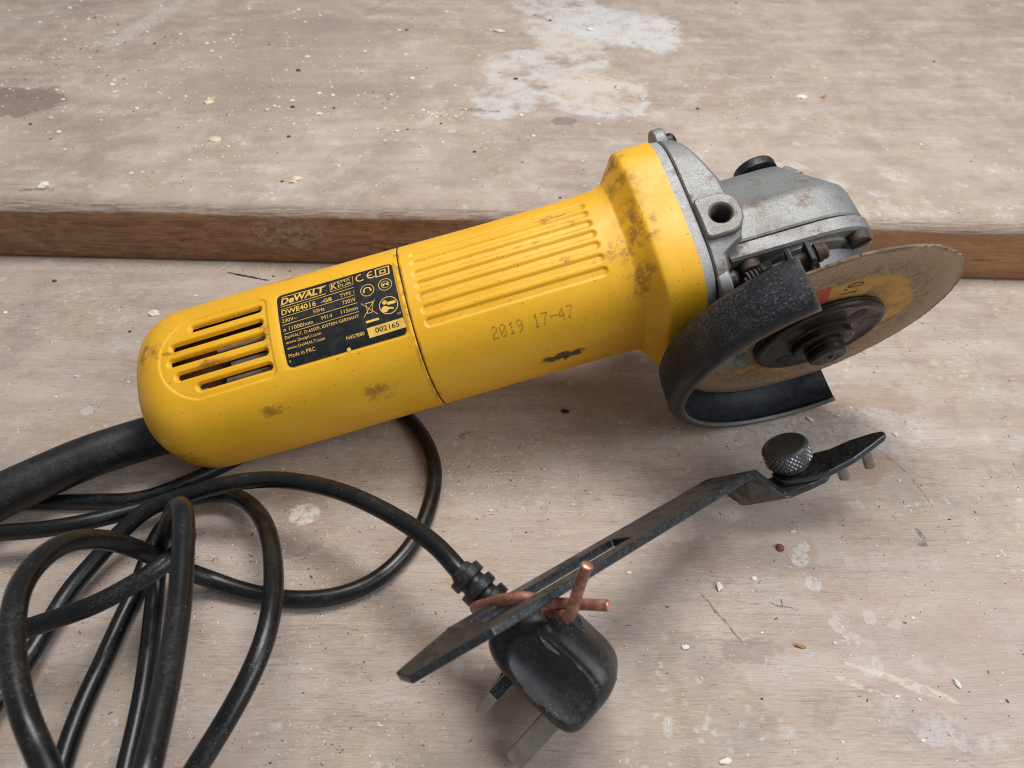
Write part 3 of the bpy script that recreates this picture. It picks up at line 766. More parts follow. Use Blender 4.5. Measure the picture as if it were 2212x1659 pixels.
F = [q for q in F if not (len(q) == 4 and V[list(q)][:, 2].mean() > 26 and math.hypot(V[list(q)][:, 0].mean() + 28.4, V[list(q)][:, 1].mean() + 10.6) < 5.6)]
flange = recalc(g("gear_case_flange", V, F, mat_cast, angle=30))
# nose of the casting, lofted from the top of the case down to the bearing plate
def plan(y, hw, nose, x0=-31.0, m_=3.0, npt=44, back=0):
    xs = nose - (nose - (nose - hw * 1.15)) ; pts = []
    xn = nose - hw * 1.0
    pts.append((x0, y, -hw)); 
    for t in np.linspace(-90, 90, npt):
        c_, s_ = math.cos(math.radians(t)), math.sin(math.radians(t))
        pts.append((xn + (nose - xn) * c_ ** (2 / m_), y, hw * np.sign(s_) * abs(s_) ** (2 / m_)))
    pts.append((x0, y, hw))
    return np.array(pts)
NOSE = [(19.0, 9.0, 8.0), (18.6, 11.5, 11.0), (17.4, 13.2, 13.0), (10, 17.6, 18.4), (2, 22.6, 24.0), (-3.0, 25.8, 27.4), (-4.6, 26.8, 27.6), (-7, 27.3, 28.0), (-17.6, 27.8, 28.4), (-18.3, 27.3, 27.8)]
V, F = ringloft([plan(*q) for q in NOSE], cap0=True, cap1=True)
case = recalc(g("gear_case", V, F, mat_cast, angle=28)); tag(case, "silver cast aluminium gear case, rubbed and rust stained")
V, F = ringloft([plan(-18.3, 25.8, 27.8, -27), plan(-19.0, 26.0, 28.0, -27)], True, True)
g("case_gasket", V, F, mat_dark)
V, F = ringloft([plan(-19.0, 27.4, 28.2, -28), plan(-19.6, 28.4, 29.2, -28.6), plan(-24.4, 28.4, 29.2, -28.6), plan(-25.2, 27.4, 28.2, -28)], True, True)
plate = recalc(g("bearing_plate", V, F, cast_material("cast_plate", (0.32, 0.32, 0.32), 1.2, 0.6), angle=28))

# pad with the threaded hole for the side handle
hc = np.array([-28.4, -10.6]); NB = 72
def ray_rbox(t):
    dx, dy = math.cos(t), math.sin(t); lo, hi = 0, 40
    for _ in range(30):
        md = (lo + hi) / 2; x, y = dx * md, dy * md
        r = 7.2 if x > 0 else 1.6
        qx = abs(x) - 7.4 + r; qy = abs(y) - 8.3 + r
        sd = math.hypot(max(qx, 0), max(qy, 0)) + min(max(qx, qy), 0) - r
        if sd < 0: lo = md
        else: hi = md
    return lo
tt = np.linspace(0, 2 * np.pi, NB, endpoint=False); RO = np.array([ray_rbox(t) for t in tt])
def pring(rad, z): return np.stack([hc[0] + rad * np.cos(tt), hc[1] + rad * np.sin(tt), np.full(NB, z)], 1)
V, F = ringloft([pring(RO + 0.8, 26), pring(RO, 37.2), pring(RO - 0.6, 37.8), pring(np.full(NB, 4.5), 37.8), pring(np.full(NB, 3.9), 37.2), pring(np.full(NB, 3.7), 36.4), pring(np.full(NB, 3.7), 29.0)])
pad = recalc(g("handle_boss", V, F, mat_cast, angle=28)); tag(pad, "flat silver pad with threaded side handle hole")
th = []
for i in range(5):
    v, f = lathe([(3.75, -0.35), (3.35, 0), (3.75, 0.35)], (hc[0], hc[1], 35.6 - i * 1.1), (0, 0, 1), (1, 0, 0), seg=40); th.append((v, f))
v, f = lathe([(0.01, 0), (3.7, 0)], (hc[0], hc[1], 29.2), (0, 0, 1), (1, 0, 0), seg=32); th.append((v, f))
V, F = join(th); mk("screw_thread", V, F, plain("rusty_thread", srgb(74, 50, 42), 0.6, 0.3), pad, scale=K)

# four lugs with screws that hold the casting to the housing
def cyl(c, d, r, h, seg=28, dome=0.0):
    d = np.asarray(d, float); d /= np.linalg.norm(d); u_ = np.cross(d, [0.3, 0.9, 0.2]); u_ /= np.linalg.norm(u_)
    pf = [(0.001, 0), (r, 0), (r, h)]
    if dome: pf = [(0.001, 0), (r, 0), (r, h * 0.45)] + [(r * math.cos(t), h * 0.45 + dome * math.sin(t)) for t in np.linspace(0.15, 1.5, 6)] + [(0.001, h * 0.45 + dome)]
    else: pf += [(0.001, h)]
    return lathe(pf, c, d, u_, seg=seg)
for yl, zl in ((36.6, 20.0), (-30.5, 24.0), (36.6, -20.0), (-30.5, -24.0)):
    ang_ = math.atan2(zl, yl)
    ex = np.array([math.cos(ang_), math.sin(ang_)])
    out = []
    pts = [(np.array([yl, zl]) - ex * 14 + np.array([-ex[1], ex[0]]) * 9), *[(np.array([yl, zl]) + 6.4 * np.array([math.cos(ang_ + t), math.sin(ang_ + t)])) for t in np.linspace(1.5, -1.5, 14)], (np.array([yl, zl]) - ex * 14 - np.array([-ex[1], ex[0]]) * 9)]
    rr = [np.array([(la_, p[0], p[1]) for p in pts]) for la_ in (-36.2, -31.2)]
    V, F = ringloft(rr, True, True)
    lug = recalc(bevel(g("fixing_lug", V, F, mat_cast, angle=30), 0.9, 3))
    V, F = cyl((-31.2, yl - ex[0] * 0.4, zl - ex[1] * 0.4), (1, 0, 0), 3.9, 4.4, dome=2.6)
    mk("screw", V, F, mat_screw, lug, scale=K)

# spindle lock button with its bezel
V, F = lathe([(0.01, 26.0), (6.5, 25.7), (8.2, 24.9), (8.6, 23.8), (8.6, 21.2), (5.5, 20.4), (5.0, 17)], (3.2, 0, 3.0), (0, 1, 0), (1, 0, 0), seg=48)
btn = recalc(g("spindle_lock_button", V, F, rubber_material("button_plastic", srgb(20, 20, 22), 0.4, 0.4, 0.2)))
V, F = ringloft([np.array([(12, 16, -2), (19, 14, -2), (19, 14, 8), (12, 16, 8)]), np.array([(13.5, 20.6, 1), (15.5, 20.2, 1), (15.5, 20.2, 6), (13.5, 20.6, 6)])], True, True)
bevel(g("button_stop", V, F, mat_cast, smooth=False), 0.6)

# screws of the bearing plate
def slotted_screw(c, r, mat, slot):
    V, F = cyl(c, (0, -1, 0), r, 4.4, 30, 0.0)
    o = bevel(g("plate_screw", V, F, mat, angle=30), 0.7, 3)
    V, F = box((c[0], c[1] - 4.3, c[2]), (r * 0.95, 0.55, 0.65), [[math.cos(slot), 0, math.sin(slot)], [0, 1, 0], [-math.sin(slot), 0, math.cos(slot)]])
    mk("screw_slot_shade", V, F, mat_dark, o, scale=K, smooth=False)  # dark bar on the head, painted shade of the slot
slotted_screw((19.3, -24.6, 21.0), 3.8, mat_rusty, 0.5)
slotted_screw((-21.5, -24.6, 23.0), 3.9, mat_rusty, 0.2)
slotted_screw((22.0, -24.6, -21.5), 4.1, mat_rusty, 0.9)
slotted_screw((-21.5, -24.6, -23.5), 4.3, mat_rusty, 1.4)

# bearing neck, guard, clamp
SP = dict(axis_o=(0, 0, 0), axis_d=(0, -1, 0), u=(1, 0, 0))
# with axis -y and u = +x, v = axis x u = (0,-1,0)x(1,0,0) = (0,0,1): angle runs from x to z
V, F = lathe([(26.0, 24.8), (26.0, 26.5), (21.5, 27.5), (21.5, 44.0), (9, 44.5), (9, 48)], **SP, seg=80)
g("bearing_neck", V, F, mat_cast, angle=30)
V, F = lathe([(22.0, 29.0), (24.6, 29.0), (25.0, 29.6), (24.2, 36.2), (23.6, 36.8), (22.0, 36.8)], **SP, seg=90, a0=-255, a1=88, closed=True)
g("clamp_band", V, F, plain("grey_band", srgb(120, 122, 124), 0.4, 0.7, 1.2, 0.3, srgb(96, 78, 66), 0.6, 0.2), angle=30)

A0, A1 = 108.5, 287.5
gp = [(24.0, 42.6), (55.0, 42.6), (58.4, 43.4), (60.0, 45.4), (60.5, 50), (60.8, 58.2), (60.0, 60.6), (58.2, 61.8), (55.6, 62.0), (55.3, 60.7), (57.6, 60.0), (58.8, 58.4), (58.7, 50), (58.2, 46.2), (56.4, 44.8), (53.6, 44.2), (24.0, 44.2)]
V, F = lathe(gp, **SP, a0=A0, a1=A1, seg=120, closed=True)
guard = recalc(g("wheel_guard", V, F, mat_guard, angle=40)); tag(guard, "black half-round wheel guard, chipped and speckled with grit")
# clamp ears and bolt
def polar(R, ang, h): t = math.radians(ang); return np.array([R * math.cos(t), -h, R * math.sin(t)])
for ang in (98, 109):
    e = polar(1, ang, 0); tgt = np.array([-e[2], 0, e[0]])
    V, F = box(polar(29.5, ang, 33), (1.0, 4.0, 6.5), [tgt, [0, 1, 0], e])
    bevel(g("clamp_ear", V, F, mat_guard, smooth=False), 0.5)
e = polar(1, 104, 0); tgt = np.array([-e[2], 0, e[0]]); bc = polar(31.5, 104, 33)
V, F = cyl(bc - tgt * 7.0, -tgt, 3.1, 3.4, 24, 1.4); clampbolt = g("clamp_bolt", V, F, mat_rusty)
V, F = cyl(bc - tgt * 5.8, -tgt, 3.5, 1.2, 24); mk("washer", V, F, mat_rusty, clampbolt, scale=K)
V, F = cyl(bc - tgt * 7, tgt, 1.9, 24, 20); mk("bolt_shank", V, F, mat_rusty, clampbolt, scale=K)
hx = [bc + tgt * 9 + 4.0 * (math.cos(t) * e + math.sin(t) * np.array([0, 1.0, 0])) for t in np.radians(np.arange(0, 360, 60))]
V, F = ringloft([np.array(hx), np.array(hx) + tgt * 4.2], True, True); bevel(mk("nut", V, F, mat_screw, clampbolt, scale=K, smooth=False), 0.4)
hel = np.array([bc + tgt * (9 + 10 * t) + 2.5 * (math.cos(t * 44) * e + math.sin(t * 44) * np.array([0, 1.0, 0])) for t in np.linspace(0.42, 1, 140)])
V, F = tube(hel, 0.55, 8); mk("spring", V, F, mat_rusty, clampbolt, scale=K)

# cutting disc
def disc_material():
    m = Mat("worn_cutting_disc", rough=0.75, spec=0.3)
    q = m.vec('MULTIPLY', m.P, (1, 0, 1)); r = m.vec('LENGTH', q)
    n = m.noise(0.35, 5, 0.7); n1 = m.noise(1.6, 4, 0.7); n2 = m.noise(0.07, 3)
    rr = m.math('ADD', r, m.math('MULTIPLY', m.math('SUBTRACT', n, 0.5), 3.0))
    rr = m.math('ADD', rr, m.math('MULTIPLY', m.math('SUBTRACT', n2, 0.5), 5.0))
    gr = m.mix(m.rng(n1, 0.3, 0.7), srgb(130, 108, 84), srgb(166, 142, 115))
    ye = m.mix(m.rng(n, 0.3, 0.7), srgb(164, 124, 58), srgb(184, 146, 82))
    ye = m.mix(m.rng(m.noise(0.09, 4, 0.7), 0.46, 0.64), ye, srgb(128, 98, 66))
    c = m.mix(m.rng(rr, 34.2, 35.4), ye, gr)
    sm = m.math('MULTIPLY', m.math('MULTIPLY', m.rng(rr, 33.5, 36), m.rng(rr, 45, 39)), m.rng(m.noise(0.5, 5, 0.75), 0.42, 0.62))
    c = m.mix(m.math('MULTIPLY', sm, 0.55), c, srgb(84, 66, 52))
    c = m.mix(m.math('MULTIPLY', m.rng(rr, 49.0, 51.5), 0.75), c, srgb(84, 74, 62))
    ed = m.math('MULTIPLY', m.rng(r, 51.0, 51.9), m.rng(m.noise(1.0, 4, 0.8), 0.4, 0.6))
    c = m.mix(ed, c, srgb(186, 176, 152))
    return m.out(c, None, m.bump(n1, 0.4, 0.3))
dpf = [(7, 47.0)] + [(x, 47.0) for x in (20, 35, 46)] + [(51.9, 47.0), (52.3, 47.2), (52.3, 48.0), (51.9, 48.2)] + [(x, 48.2) for x in (46, 35, 20)] + [(7, 48.2)]
fr = RNG.normal(size=400)
def chip(r, h, t):
    if r < 51: return r
    i = t / (2 * math.pi) * 260; k = int(i) % 400
    return r + 0.16 * fr[k] + 0.10 * fr[(k * 7 + int(h * 10)) % 400] + 0.2 * math.sin(3 * t + 1) 
V, F = lathe(dpf, **SP, seg=520, closed=True, rfun=chip)
disc = recalc(g("cutting_disc", V, F, disc_material(), angle=40)); tag(disc, "worn thin cutting disc with faded yellow label")
def sector(r0, r1, a0, a1, h, n=16):
    P = []
    for t in np.linspace(a0, a1, n): P += [polar(r0, t, h), polar(r1, t, h)]
    return np.array(P), [(2 * i, 2 * i + 1, 2 * i + 3, 2 * i + 2) for i in range(n - 1)]
m = Mat("red_print", rough=0.7); mat_red = m.out(m.mix(m.rng(m.noise(0.5, 5, 0.7), 0.35, 0.68), srgb(168, 34, 36), srgb(140, 84, 60)))
V, F = sector(24.2, 36.0, 96, 123, 48.26); mk("red_mark", V, F, mat_red, disc, scale=K, smooth=False)
m = Mat("black_disc_print", rough=0.7); mat_bp = m.out(m.mix(m.rng(m.noise(1.2, 4, 0.7), 0.5, 0.7), srgb(44, 34, 26), srgb(150, 112, 50)))
P, Fq = text2d("1.0", 9.0, 0.02, 'CENTER')
tq = math.radians(80); eu = np.array([math.cos(tq - math.pi / 2), math.sin(tq - math.pi / 2)]); ev = np.array([math.cos(tq), math.sin(tq)])
Q = np.array([np.array([math.cos(tq), math.sin(tq)]) * 29.6 + (p[1] - 3.0) * np.array([eu[0], eu[1]]) + (p[0]) * ev * 0.8 for p in P])
mk("thickness_print", [(q[0], -48.28, q[1]) for q in Q], Fq, mat_bp, disc, scale=K, smooth=False)
m = Mat("grey_sticker", rough=0.6); mat_gs = m.out(m.mix(m.rng(m.noise(0.6, 4, 0.7), 0.4, 0.7), srgb(126, 130, 120), srgb(92, 84, 72)))
V, F = sector(25.4, 36.0, 180, 214, 48.26); st = mk("grey_mark", V, F, mat_gs, disc, scale=K, smooth=False)
bars = []
for i in range(5): bars.append(sector(27.0, 32.0 - (i % 2) * 1.4, 184 + i * 2.6, 185.2 + i * 2.6, 48.3, 3))
V, F = join(bars); mk("small_print", V, F, mat_bp, st, scale=K, smooth=False)

# outer flange nut and spindle end
V, F = lathe([(23.0, 48.25), (24.2, 48.6), (24.4, 49.4), (24.0, 49.9), (24.2, 50.4), (24.0, 51.4), (23.0, 52.0), (21.6, 52.0), (20.8, 51.6), (12.2, 51.6), (11.4, 52.2), (11.4, 54.6), (10.6, 55.2), (7.2, 55.2)], **SP, seg=110)
nut = g("flange_nut", V, F, mat_nut, angle=28); tag(nut, "dark round flange nut with four pin holes")
for ang in (48, 138, 228, 318):
    p = polar(16.6, ang, 51.66)
    V, F = cyl(p, (0, -1, 0), 3.3, 0.05, 28); mk("pin_hole_shade", V, F, mat_dark, nut, scale=K)  # flat dark disc, painted shade of the hole
sp = [(7.4, 54.0), (7.4, 56.2), (7.05, 56.5), (7.05, 57.0), (7.3, 57.3)]
sp += [(7.2, 59.0), (6.2, 60.0), (1.6, 60.0), (1.2, 59.2), (0.01, 59.0)]
V, F = lathe(sp, **SP, seg=60); g("spindle", V, F, mat_nut, angle=30)

# ------------------------------------------------------------------ flex: sleeve, cord, plug (all fixed to the grinder)
def gworld(name, V, F, mat, parent=None, **kw): return mk(name, V, F, mat, parent or grinder, world_space=True, **kw)
tail = gw(-246, -12, -5)
sl = spline([tuple(tail), (-143.1, -46.2, 14.2), (-161.1, -55.8, 14.4), (-174.5, -65.5, 14.4), (-187.0, -75.3, 14.0), (-199.0, -85.2, 12.5)], 1.2)
sl = smooth_path(sl, 6)
rs = np.interp(np.linspace(0, 1, len(sl)), [0, 0.35, 0.97, 1], [8.4, 8.3, 8.2, 7.2])
V, F = tube(sl, rs, 36); sleeve = gworld("strain_relief_sleeve", V, F, mat_sleeve)
tag(sleeve, "thick black rubber sleeve leaving the tail of the grinder")

CORD = [(-197.0, -85.3, 11.2), (-222, -98, 8), (-245, -96, 4), (-250, -80, 3.1), (-234, -69, 3.1),
    # along the bench under the tail, round to the right and back
    (-206.7, -67.0, 3.1), (-182.7, -69.0, 3.1), (-163.4, -68.8, 3.1), (-142.6, -67.8, 3.1), (-126.7, -59.5, 3.1), (-107.8, -45.0, 3.1), (-88.3, -29.6, 3.1), (-68.4, -18.0, 3.1), (-51.4, -17.6, 3.1), (-38.8, -31.7, 3.1), (-31.7, -48.3, 3.1), (-30.5, -64.9, 3.1), (-34.9, -85.3, 3.1), (-44.8, -101.0, 3.1), (-58.1, -109.1, 3.1), (-73.5, -111.0, 3.1), (-90.0, -108.4, 3.2), (-103.2, -105.0, 5.5),
    # rises into the standing loop at the left
    (-110.6, -105.3, 12.0), (-115.5, -106.7, 20.0), (-119.3, -110.3, 32.0), (-122.5, -116.3, 45.0), (-125.6, -123.5, 54.0), (-126.7, -133.0, 60.0), (-125.4, -144.1, 64.0), (-120.7, -155.6, 67.0), (-114.9, -166.7, 68.0), (-108.5, -176.5, 68.0), (-102.4, -184.1, 67.0), (-97.6, -190.7, 62.0), (-92, -199, 58), (-82, -204, 63),
    # tall bight in the middle
    (-73.9, -196.9, 72.0), (-74.9, -186.6, 71.0), (-77.0, -174.8, 69.0), (-80.1, -162.3, 66.0), (-83.4, -148.8, 64.0), (-87.4, -134.3, 63.0), (-91.0, -123.0, 62.0), (-94.5, -115.8, 60.0), (-100.3, -110.8, 52.0), (-107.0, -106.6, 40.0), (-115.8, -102.2, 24.0), (-121.7, -103.1, 9.0), (-121.2, -112.5, 4.0), (-117.5, -128.8, 3.2), (-114.2, -144.2, 3.2), (-112.3, -156.8, 3.2), (-110.5, -169.8, 3.2), (-106, -185, 3.2), (-98, -195, 8), (-89, -190, 18),
    # right-hand arch, back to the left
    (-83.6, -179.0, 26.0), (-78.5, -170.2, 30.0), (-74.4, -162.5, 33.0), (-70.6, -153.0, 36.0), (-69.0, -142.7, 37.0), (-70.1, -130.3, 36.0), (-73.9, -116.3, 33.0), (-80.0, -101.6, 27.0), (-88.7, -86.6, 18.0), (-98.7, -74.1, 10.0), (-108.0, -68.8, 7.5), (-118.8, -69.6, 7.0), (-130.9, -73.6, 7.5), (-143.6, -79.5, 9.0), (-155.6, -85.2, 11.0), (-168.4, -88.8, 12.0), (-181.2, -90.0, 12.0), (-190.7, -91.7, 12.0), (-208, -96, 14), (-213, -115, 18), (-196, -138, 22), (-175, -143, 24),
    # low middle strand and its turn
    (-160.5, -139.9, 24.0), (-152.5, -136.7, 24.0), (-145.7, -133.5, 24.0), (-136.9, -130.5, 25.0), (-128.1, -127.1, 26.0), (-119.7, -121.9, 27.0), (-112.6, -116.5, 28.0), (-108.7, -111.8, 28.0), (-107.4, -104.4, 25.0), (-111.0, -95.0, 20.0), (-118.5, -87.0, 14.0), (-125.5, -84.8, 9.0), (-128.9, -89.7, 5.0), (-129.7, -97.7, 3.2), (-129.4, -106.6, 3.2), (-130.2, -118.9, 3.2), (-130.7, -133.6, 3.2), (-131.3, -145.6, 3.2), (-131.0, -158.2, 3.2), (-130.0, -169.8, 3.2), (-133, -182, 3.2), (-144, -187, 3.2), (-156, -174, 4.5),
    # up to the plug
    (-157.8, -153.9, 6.0), (-155.0, -142.6, 6.0), (-152.7, -130.3, 6.0), (-151.8, -120.5, 6.0), (-149.8, -109.9, 7.0), (-145.0, -99.5, 8.5), (-138.2, -88.6, 11.5), (-129.6, -80.4, 14.5), (-114.7, -76.7, 18.0), (-100.4, -75.5, 22.0), (-85.9, -77.3, 26.0), (-71.5, -81.3, 29.0), (-57.4, -87.4, 31.5), (-43.6, -95.8, 33.5), (-30.3, -106.0, 35.5), (-21.5, -114.9, 37.0), (-15.1, -123.1, 37.4), (-8.5, -128.4, 34.4)]
cp = smooth_path(spline(CORD, 1.6), 5)
V, F = tube(cp, 3.0, 22); cord = gworld("power_cord", V, F, mat_black); tag(cord, "black flex in loose loops between grinder and plug")

PS = 0.771
PO = np.array([12.05, -144.57, 24.53]); pc = np.array([0.7343, -0.5797, -0.3531]); pp = np.array([-0.6608, -0.4915, -0.5672]); pn = np.array([-0.1553, -0.6499, 0.744])
pl = lambda c_, n_, p_: PO + PS * (c_ * pc + n_ * pn + p_ * pp)
nt_, npn = 150, 110
V = []
for i in range(npn + 1):
    th_ = math.pi * i / npn
    for j in range(nt_):
        f_ = 2 * math.pi * j / nt_
        # poles along p (pin axis); earth end squarish, back rounded
        dx, dy, dz = math.sin(th_) * math.cos(f_), math.sin(th_) * math.sin(f_), math.cos(th_)
        A, ea = (22.0, 5.0) if dx > 0 else (25.0, 2.6)
        Cc, ec = (13.0, 5.0) if dz > 0 else (18.5, 2.7)
        lo_, hi_ = 0.0, 60.0
        for _ in range(22):
            r = (lo_ + hi_) / 2
            if abs(dx * r / A) ** ea + abs(dy * r / 21.5) ** 4.0 + abs(dz * r / Cc) ** ec < 1: lo_ = r
            else: hi_ = r
        c_, n_, p_ = dx * r, dy * r, dz * r
        # finger recess in the side
        if abs(n_) > 8:
            q = (abs((c_ - 1.5) / 18.5) ** 3 + abs((p_ + 0.2) / 9.8) ** 2.4) ** (1 / 2.6)
            dd = 5.0 * max(0.0, 1 - q ** 2.2) - 0.55 * math.exp(-((q - 1.07) / 0.07) ** 2)
            n_ -= math.copysign(dd, n_)
        V.append(pl(c_, n_, min(p_, 12.2)))
F = [(i * nt_ + j, i * nt_ + (j + 1) % nt_, (i + 1) * nt_ + (j + 1) % nt_, (i + 1) * nt_ + j) for i in range(npn) for j in range(nt_)]
plug = recalc(gworld("plug", V, F, mat_plug, angle=60)); tag(plug, "black moulded three-pin mains plug at the end of the cord")
def plugbox(name, c0, n0, p0, p1, hc_, hn_, mat, chamfer=True):
    k = [pl(c0 + sc * hc_, n0 + sn * hn_, p) for p in (p0, p1 - (1.2 if chamfer else 0)) for sc, sn in ((-1, -1), (1, -1), (1, 1), (-1, 1))]
    rings = [np.array(k[:4]), np.array(k[4:])]
    if chamfer: rings.append(np.array([pl(c0 + sc * hc_ * .62, n0 + sn * hn_ * .62, p1) for sc, sn in ((-1, -1), (1, -1), (1, 1), (-1, 1))]))
    V, F = ringloft(rings, True, True)
    return recalc(bevel(gworld(name, V, F, mat, plug, smooth=False), 0.3))
mat_pin = plain("brass_pin", srgb(176, 166, 150), 0.30, 0.85, 0.8, 0.1, srgb(120, 106, 86), 0.5, 0.3)
for n0 in (11.1, -11.1):
    plugbox("pin_sleeve", -9.0, n0, 11.5, 20.5, 2.15, 3.35, mat_plug, False)
    plugbox("plug_pin", -9.0, n0, 20.5, 29.7, 2.0, 3.2, mat_pin)
plugbox("earth_pin", 13.2, 0, 11.5, 37.6, 4.0, 2.0, mat_pin)
# ribbed cord grip
axis0, axis1 = pl(-20, 0, 0), pl(-50, 0, -0.5)
dr = (axis1 - axis0); Lr = np.linalg.norm(dr); dr /= Lr
ur = np.cross(dr, [0, 0, 1.0]); ur /= np.linalg.norm(ur)
pf = [(7.4, 0), (6.6, 2.0)]
for i in range(4):
    h0 = 4.2 + i * 4.9; ro = 6.3 - i * 0.28; ri = 4.3 - i * 0.1
    pf += [(ri, h0 - 1.1), (ro - .2, h0 - 1.0), (ro, h0 - .7), (ro, h0 + 1.9), (ro - .2, h0 + 2.2), (ri, h0 + 2.3)]
pf += [(3.2, 23.0)]
V, F = lathe(pf, axis0, dr, ur, seg=40); gworld("cord_grip", V, F, mat_plug, plug, angle=30)
# dust-caked screw cover moulding on the back of the plug
V, F = lathe([(7.6, 0), (7.2, .7), (5.5, 1.1), (.01, 1.2)], pl(-7, 13.5, -13.5), (pn * 0.72 - pp * 0.69), pc, seg=36)
gworld("plug_back_disc", V, F, mat_plug, plug)

# ------------------------------------------------------------------ pin spanner lying across the plug
def bar_material():
    m = Mat("blackened_steel", rough=0.25, metal=0.0, spec=0.8)
    n = m.noise(0.8, 5, 0.75); b = m.noise(0.05, 3)
    c = m.mix(m.rng(m.noise(0.3, 4), 0.35, 0.7), srgb(18, 20, 25), srgb(34, 37, 43))
    v = m.voro(1.5); f = m.math('MULTIPLY', m.rng(v, 0.24, 0.14), m.rng(n, 0.5, 0.64))
    c = m.mix(m.math('MULTIPLY', f, 0.7), c, srgb(160, 158, 152))
    c = m.mix(m.math('MULTIPLY', m.rng(n, 0.56, 0.74), 0.35), c, srgb(96, 92, 88))
    return m.out(c, m.rng(n, 0.3, 0.7, 0.18, 0.42), m.bump(n, 0.08, 0.12))
mat_bar = bar_material()
mat_barface = plain("rubbed_steel_face", srgb(96, 94, 90), 0.34, 0.7, 0.9, 0.12, srgb(50, 50, 52), 0.85, 0.12)
spanner = bpy.data.objects.new("pin_spanner", None); SC.collection.objects.link(spanner)
spanner.location = Vector((85, -70, 12)) * MM; spanner.empty_display_size = 0.02
bpy.context.view_layer.update()
tag(spanner, "long black slotted pin spanner with knurled knob, resting on the plug", "spanner")
def s_(name, V, F, mat, parent=None, **kw): return mk(name, V, F, mat, parent or spanner, world_space=True, **kw)
P0, P1 = np.array([1.64, -150.54, 60.0]), np.array([84.97, -77.53, 30.0]); wv = np.array([-0.6, 0.39, -0.7]); wv /= np.linalg.norm(wv)
dv = (P1 - P0) / np.linalg.norm(P1 - P0); BW = 20.0; BL = np.linalg.norm(P1 - P0)
rows = [((-25.48, -162.55, 50.0), (-29.3, -159.9, 47.0)), ((-13.9, -159.3, 57.6), (-17.0, -147.9, 47.0))]
for t in (-0.075, -0.045):
    rows.append((P0 + dv * BL * t, P0 + dv * BL * t + wv * BW))
n_s0 = len(rows) - 1
for t in np.linspace(0.0, 0.46, 8)[1:]: rows.append((P0 + dv * BL * t, P0 + dv * BL * t + wv * BW))
n_s1 = len(rows) - 1
for t in (0.47, 0.7, 0.9, 0.985): rows.append((P0 + dv * BL * t, P0 + dv * BL * t + wv * BW))
rows.append((P1 + dv * 1.0 - np.array([0, 0, 0.6]), P1 + dv * 1.0 + wv * BW - np.array([0, 0, 0.6])))
rows += [((98.0, -78.0, 18.8), (84.2, -76.4, 11.4)), ((100.4, -78.2, 18.6), (86.8, -75.0, 11.6)), ((106.7, -77.3, 21.9), (95.5, -68.0, 13.9)), ((112.0, -75.4, 23.6), (104.0, -65.5, 16.3)), ((114.6, -72.4, 24.1), (110.5, -67.0, 20.4))]
V, F = [], []
for a, b in rows:
    a, b = np.array(a), np.array(b)
    for f_ in (0, 0.28, 0.72, 1.0): V.append(a + (b - a) * f_)
for i in range(len(rows) - 1):
    for j in range(3):
        if j == 1 and n_s0 <= i < n_s1: continue
        F.append((i * 4 + j, (i + 1) * 4 + j, (i + 1) * 4 + j + 1, i * 4 + j + 1))
bar = s_("slotted_bar", V, F, None, mats=[mat_barface, mat_bar], smooth=False)
recalc(bar)
md = bar.modifiers.new("thick", 'SOLIDIFY'); md.thickness = 2.6 * MM; md.offset = 0.0; md.material_offset_rim = 1
bevel(bar, 0.45, 2, 40)
Np = np.array([-0.42, 0.30, 0.857]); Np /= np.linalg.norm(Np)
fr_ = [(97.69, -74.18, 19.66), (104.59, -75.73, 23.59), (112.29, -75.7, 27.35), (121.28, -72.22, 30.53), (128.39, -67.81, 32.48), (133.4, -64.4, 33.6), (134.6, -63.0, 33.5)]
bk_ = [(96.11, -68.33, 16.84), (101.45, -61.87, 17.2), (109.2, -62.6, 21.2), (116.67, -63.2, 25.1), (123.88, -61.4, 28.0), (130.97, -61.0, 31.3), (134.0, -61.6, 33.0)]
out = np.array(fr_ + bk_[::-1])
V, F = ringloft([out - Np * 1.25, out + Np * 1.25], True, True)
bevel(recalc(s_("swivel_plate", V, F, mat_bar, smooth=False)), 0.45, 2, 40)
for c_ in ((118.6, -68.3, 25.0), (127.6, -65.9, 28.4)):
    V, F = cyl(np.array(c_) + Np * 1.0, -Np, 1.9, 8.2, 24); bevel(s_("drive_pin", V, F, mat_steel, angle=30), 0.35)
for c_ in ((118.4, -65.6, 25.0), (126.8, -63.6, 28.8)):
    V, F = lathe([(2.6, 0), (2.4, 0.35), (0.8, 0.1), (0.01, 0.0)], np.array(c_) + Np * 1.35, Np, np.array([0.9, 0.1, 0.40]) / np.linalg.norm([0.9, 0.1, 0.40]), seg=24); s_("rivet", V, F, mat_bar)
kc = np.array([103.3, -66.4, 19.8]) + Np * 1.3
ku = np.cross(Np, [0, 1.0, 0]); ku /= np.linalg.norm(ku)
V, F = lathe([(6.6, 0), (6.6, 1.6), (7.6, 2.0), (8.3, 2.8), (8.3, 8.4), (7.7, 9.1), (6.9, 9.3), (6.6, 9.1), (.01, 9.0)], kc, Np, ku, seg=72)
mat_knob = plain("knob_steel", srgb(92, 91, 90), 0.42, 0.55, 0.9, 0.1, srgb(34, 34, 38), 0.6, 0.2)
knob = s_("knurled_knob", V, F, mat_knob, angle=25)
tag(knob, "round knurled clamping knob")
kn = []
NK, NH = 30, 5
kv = np.cross(Np, ku)
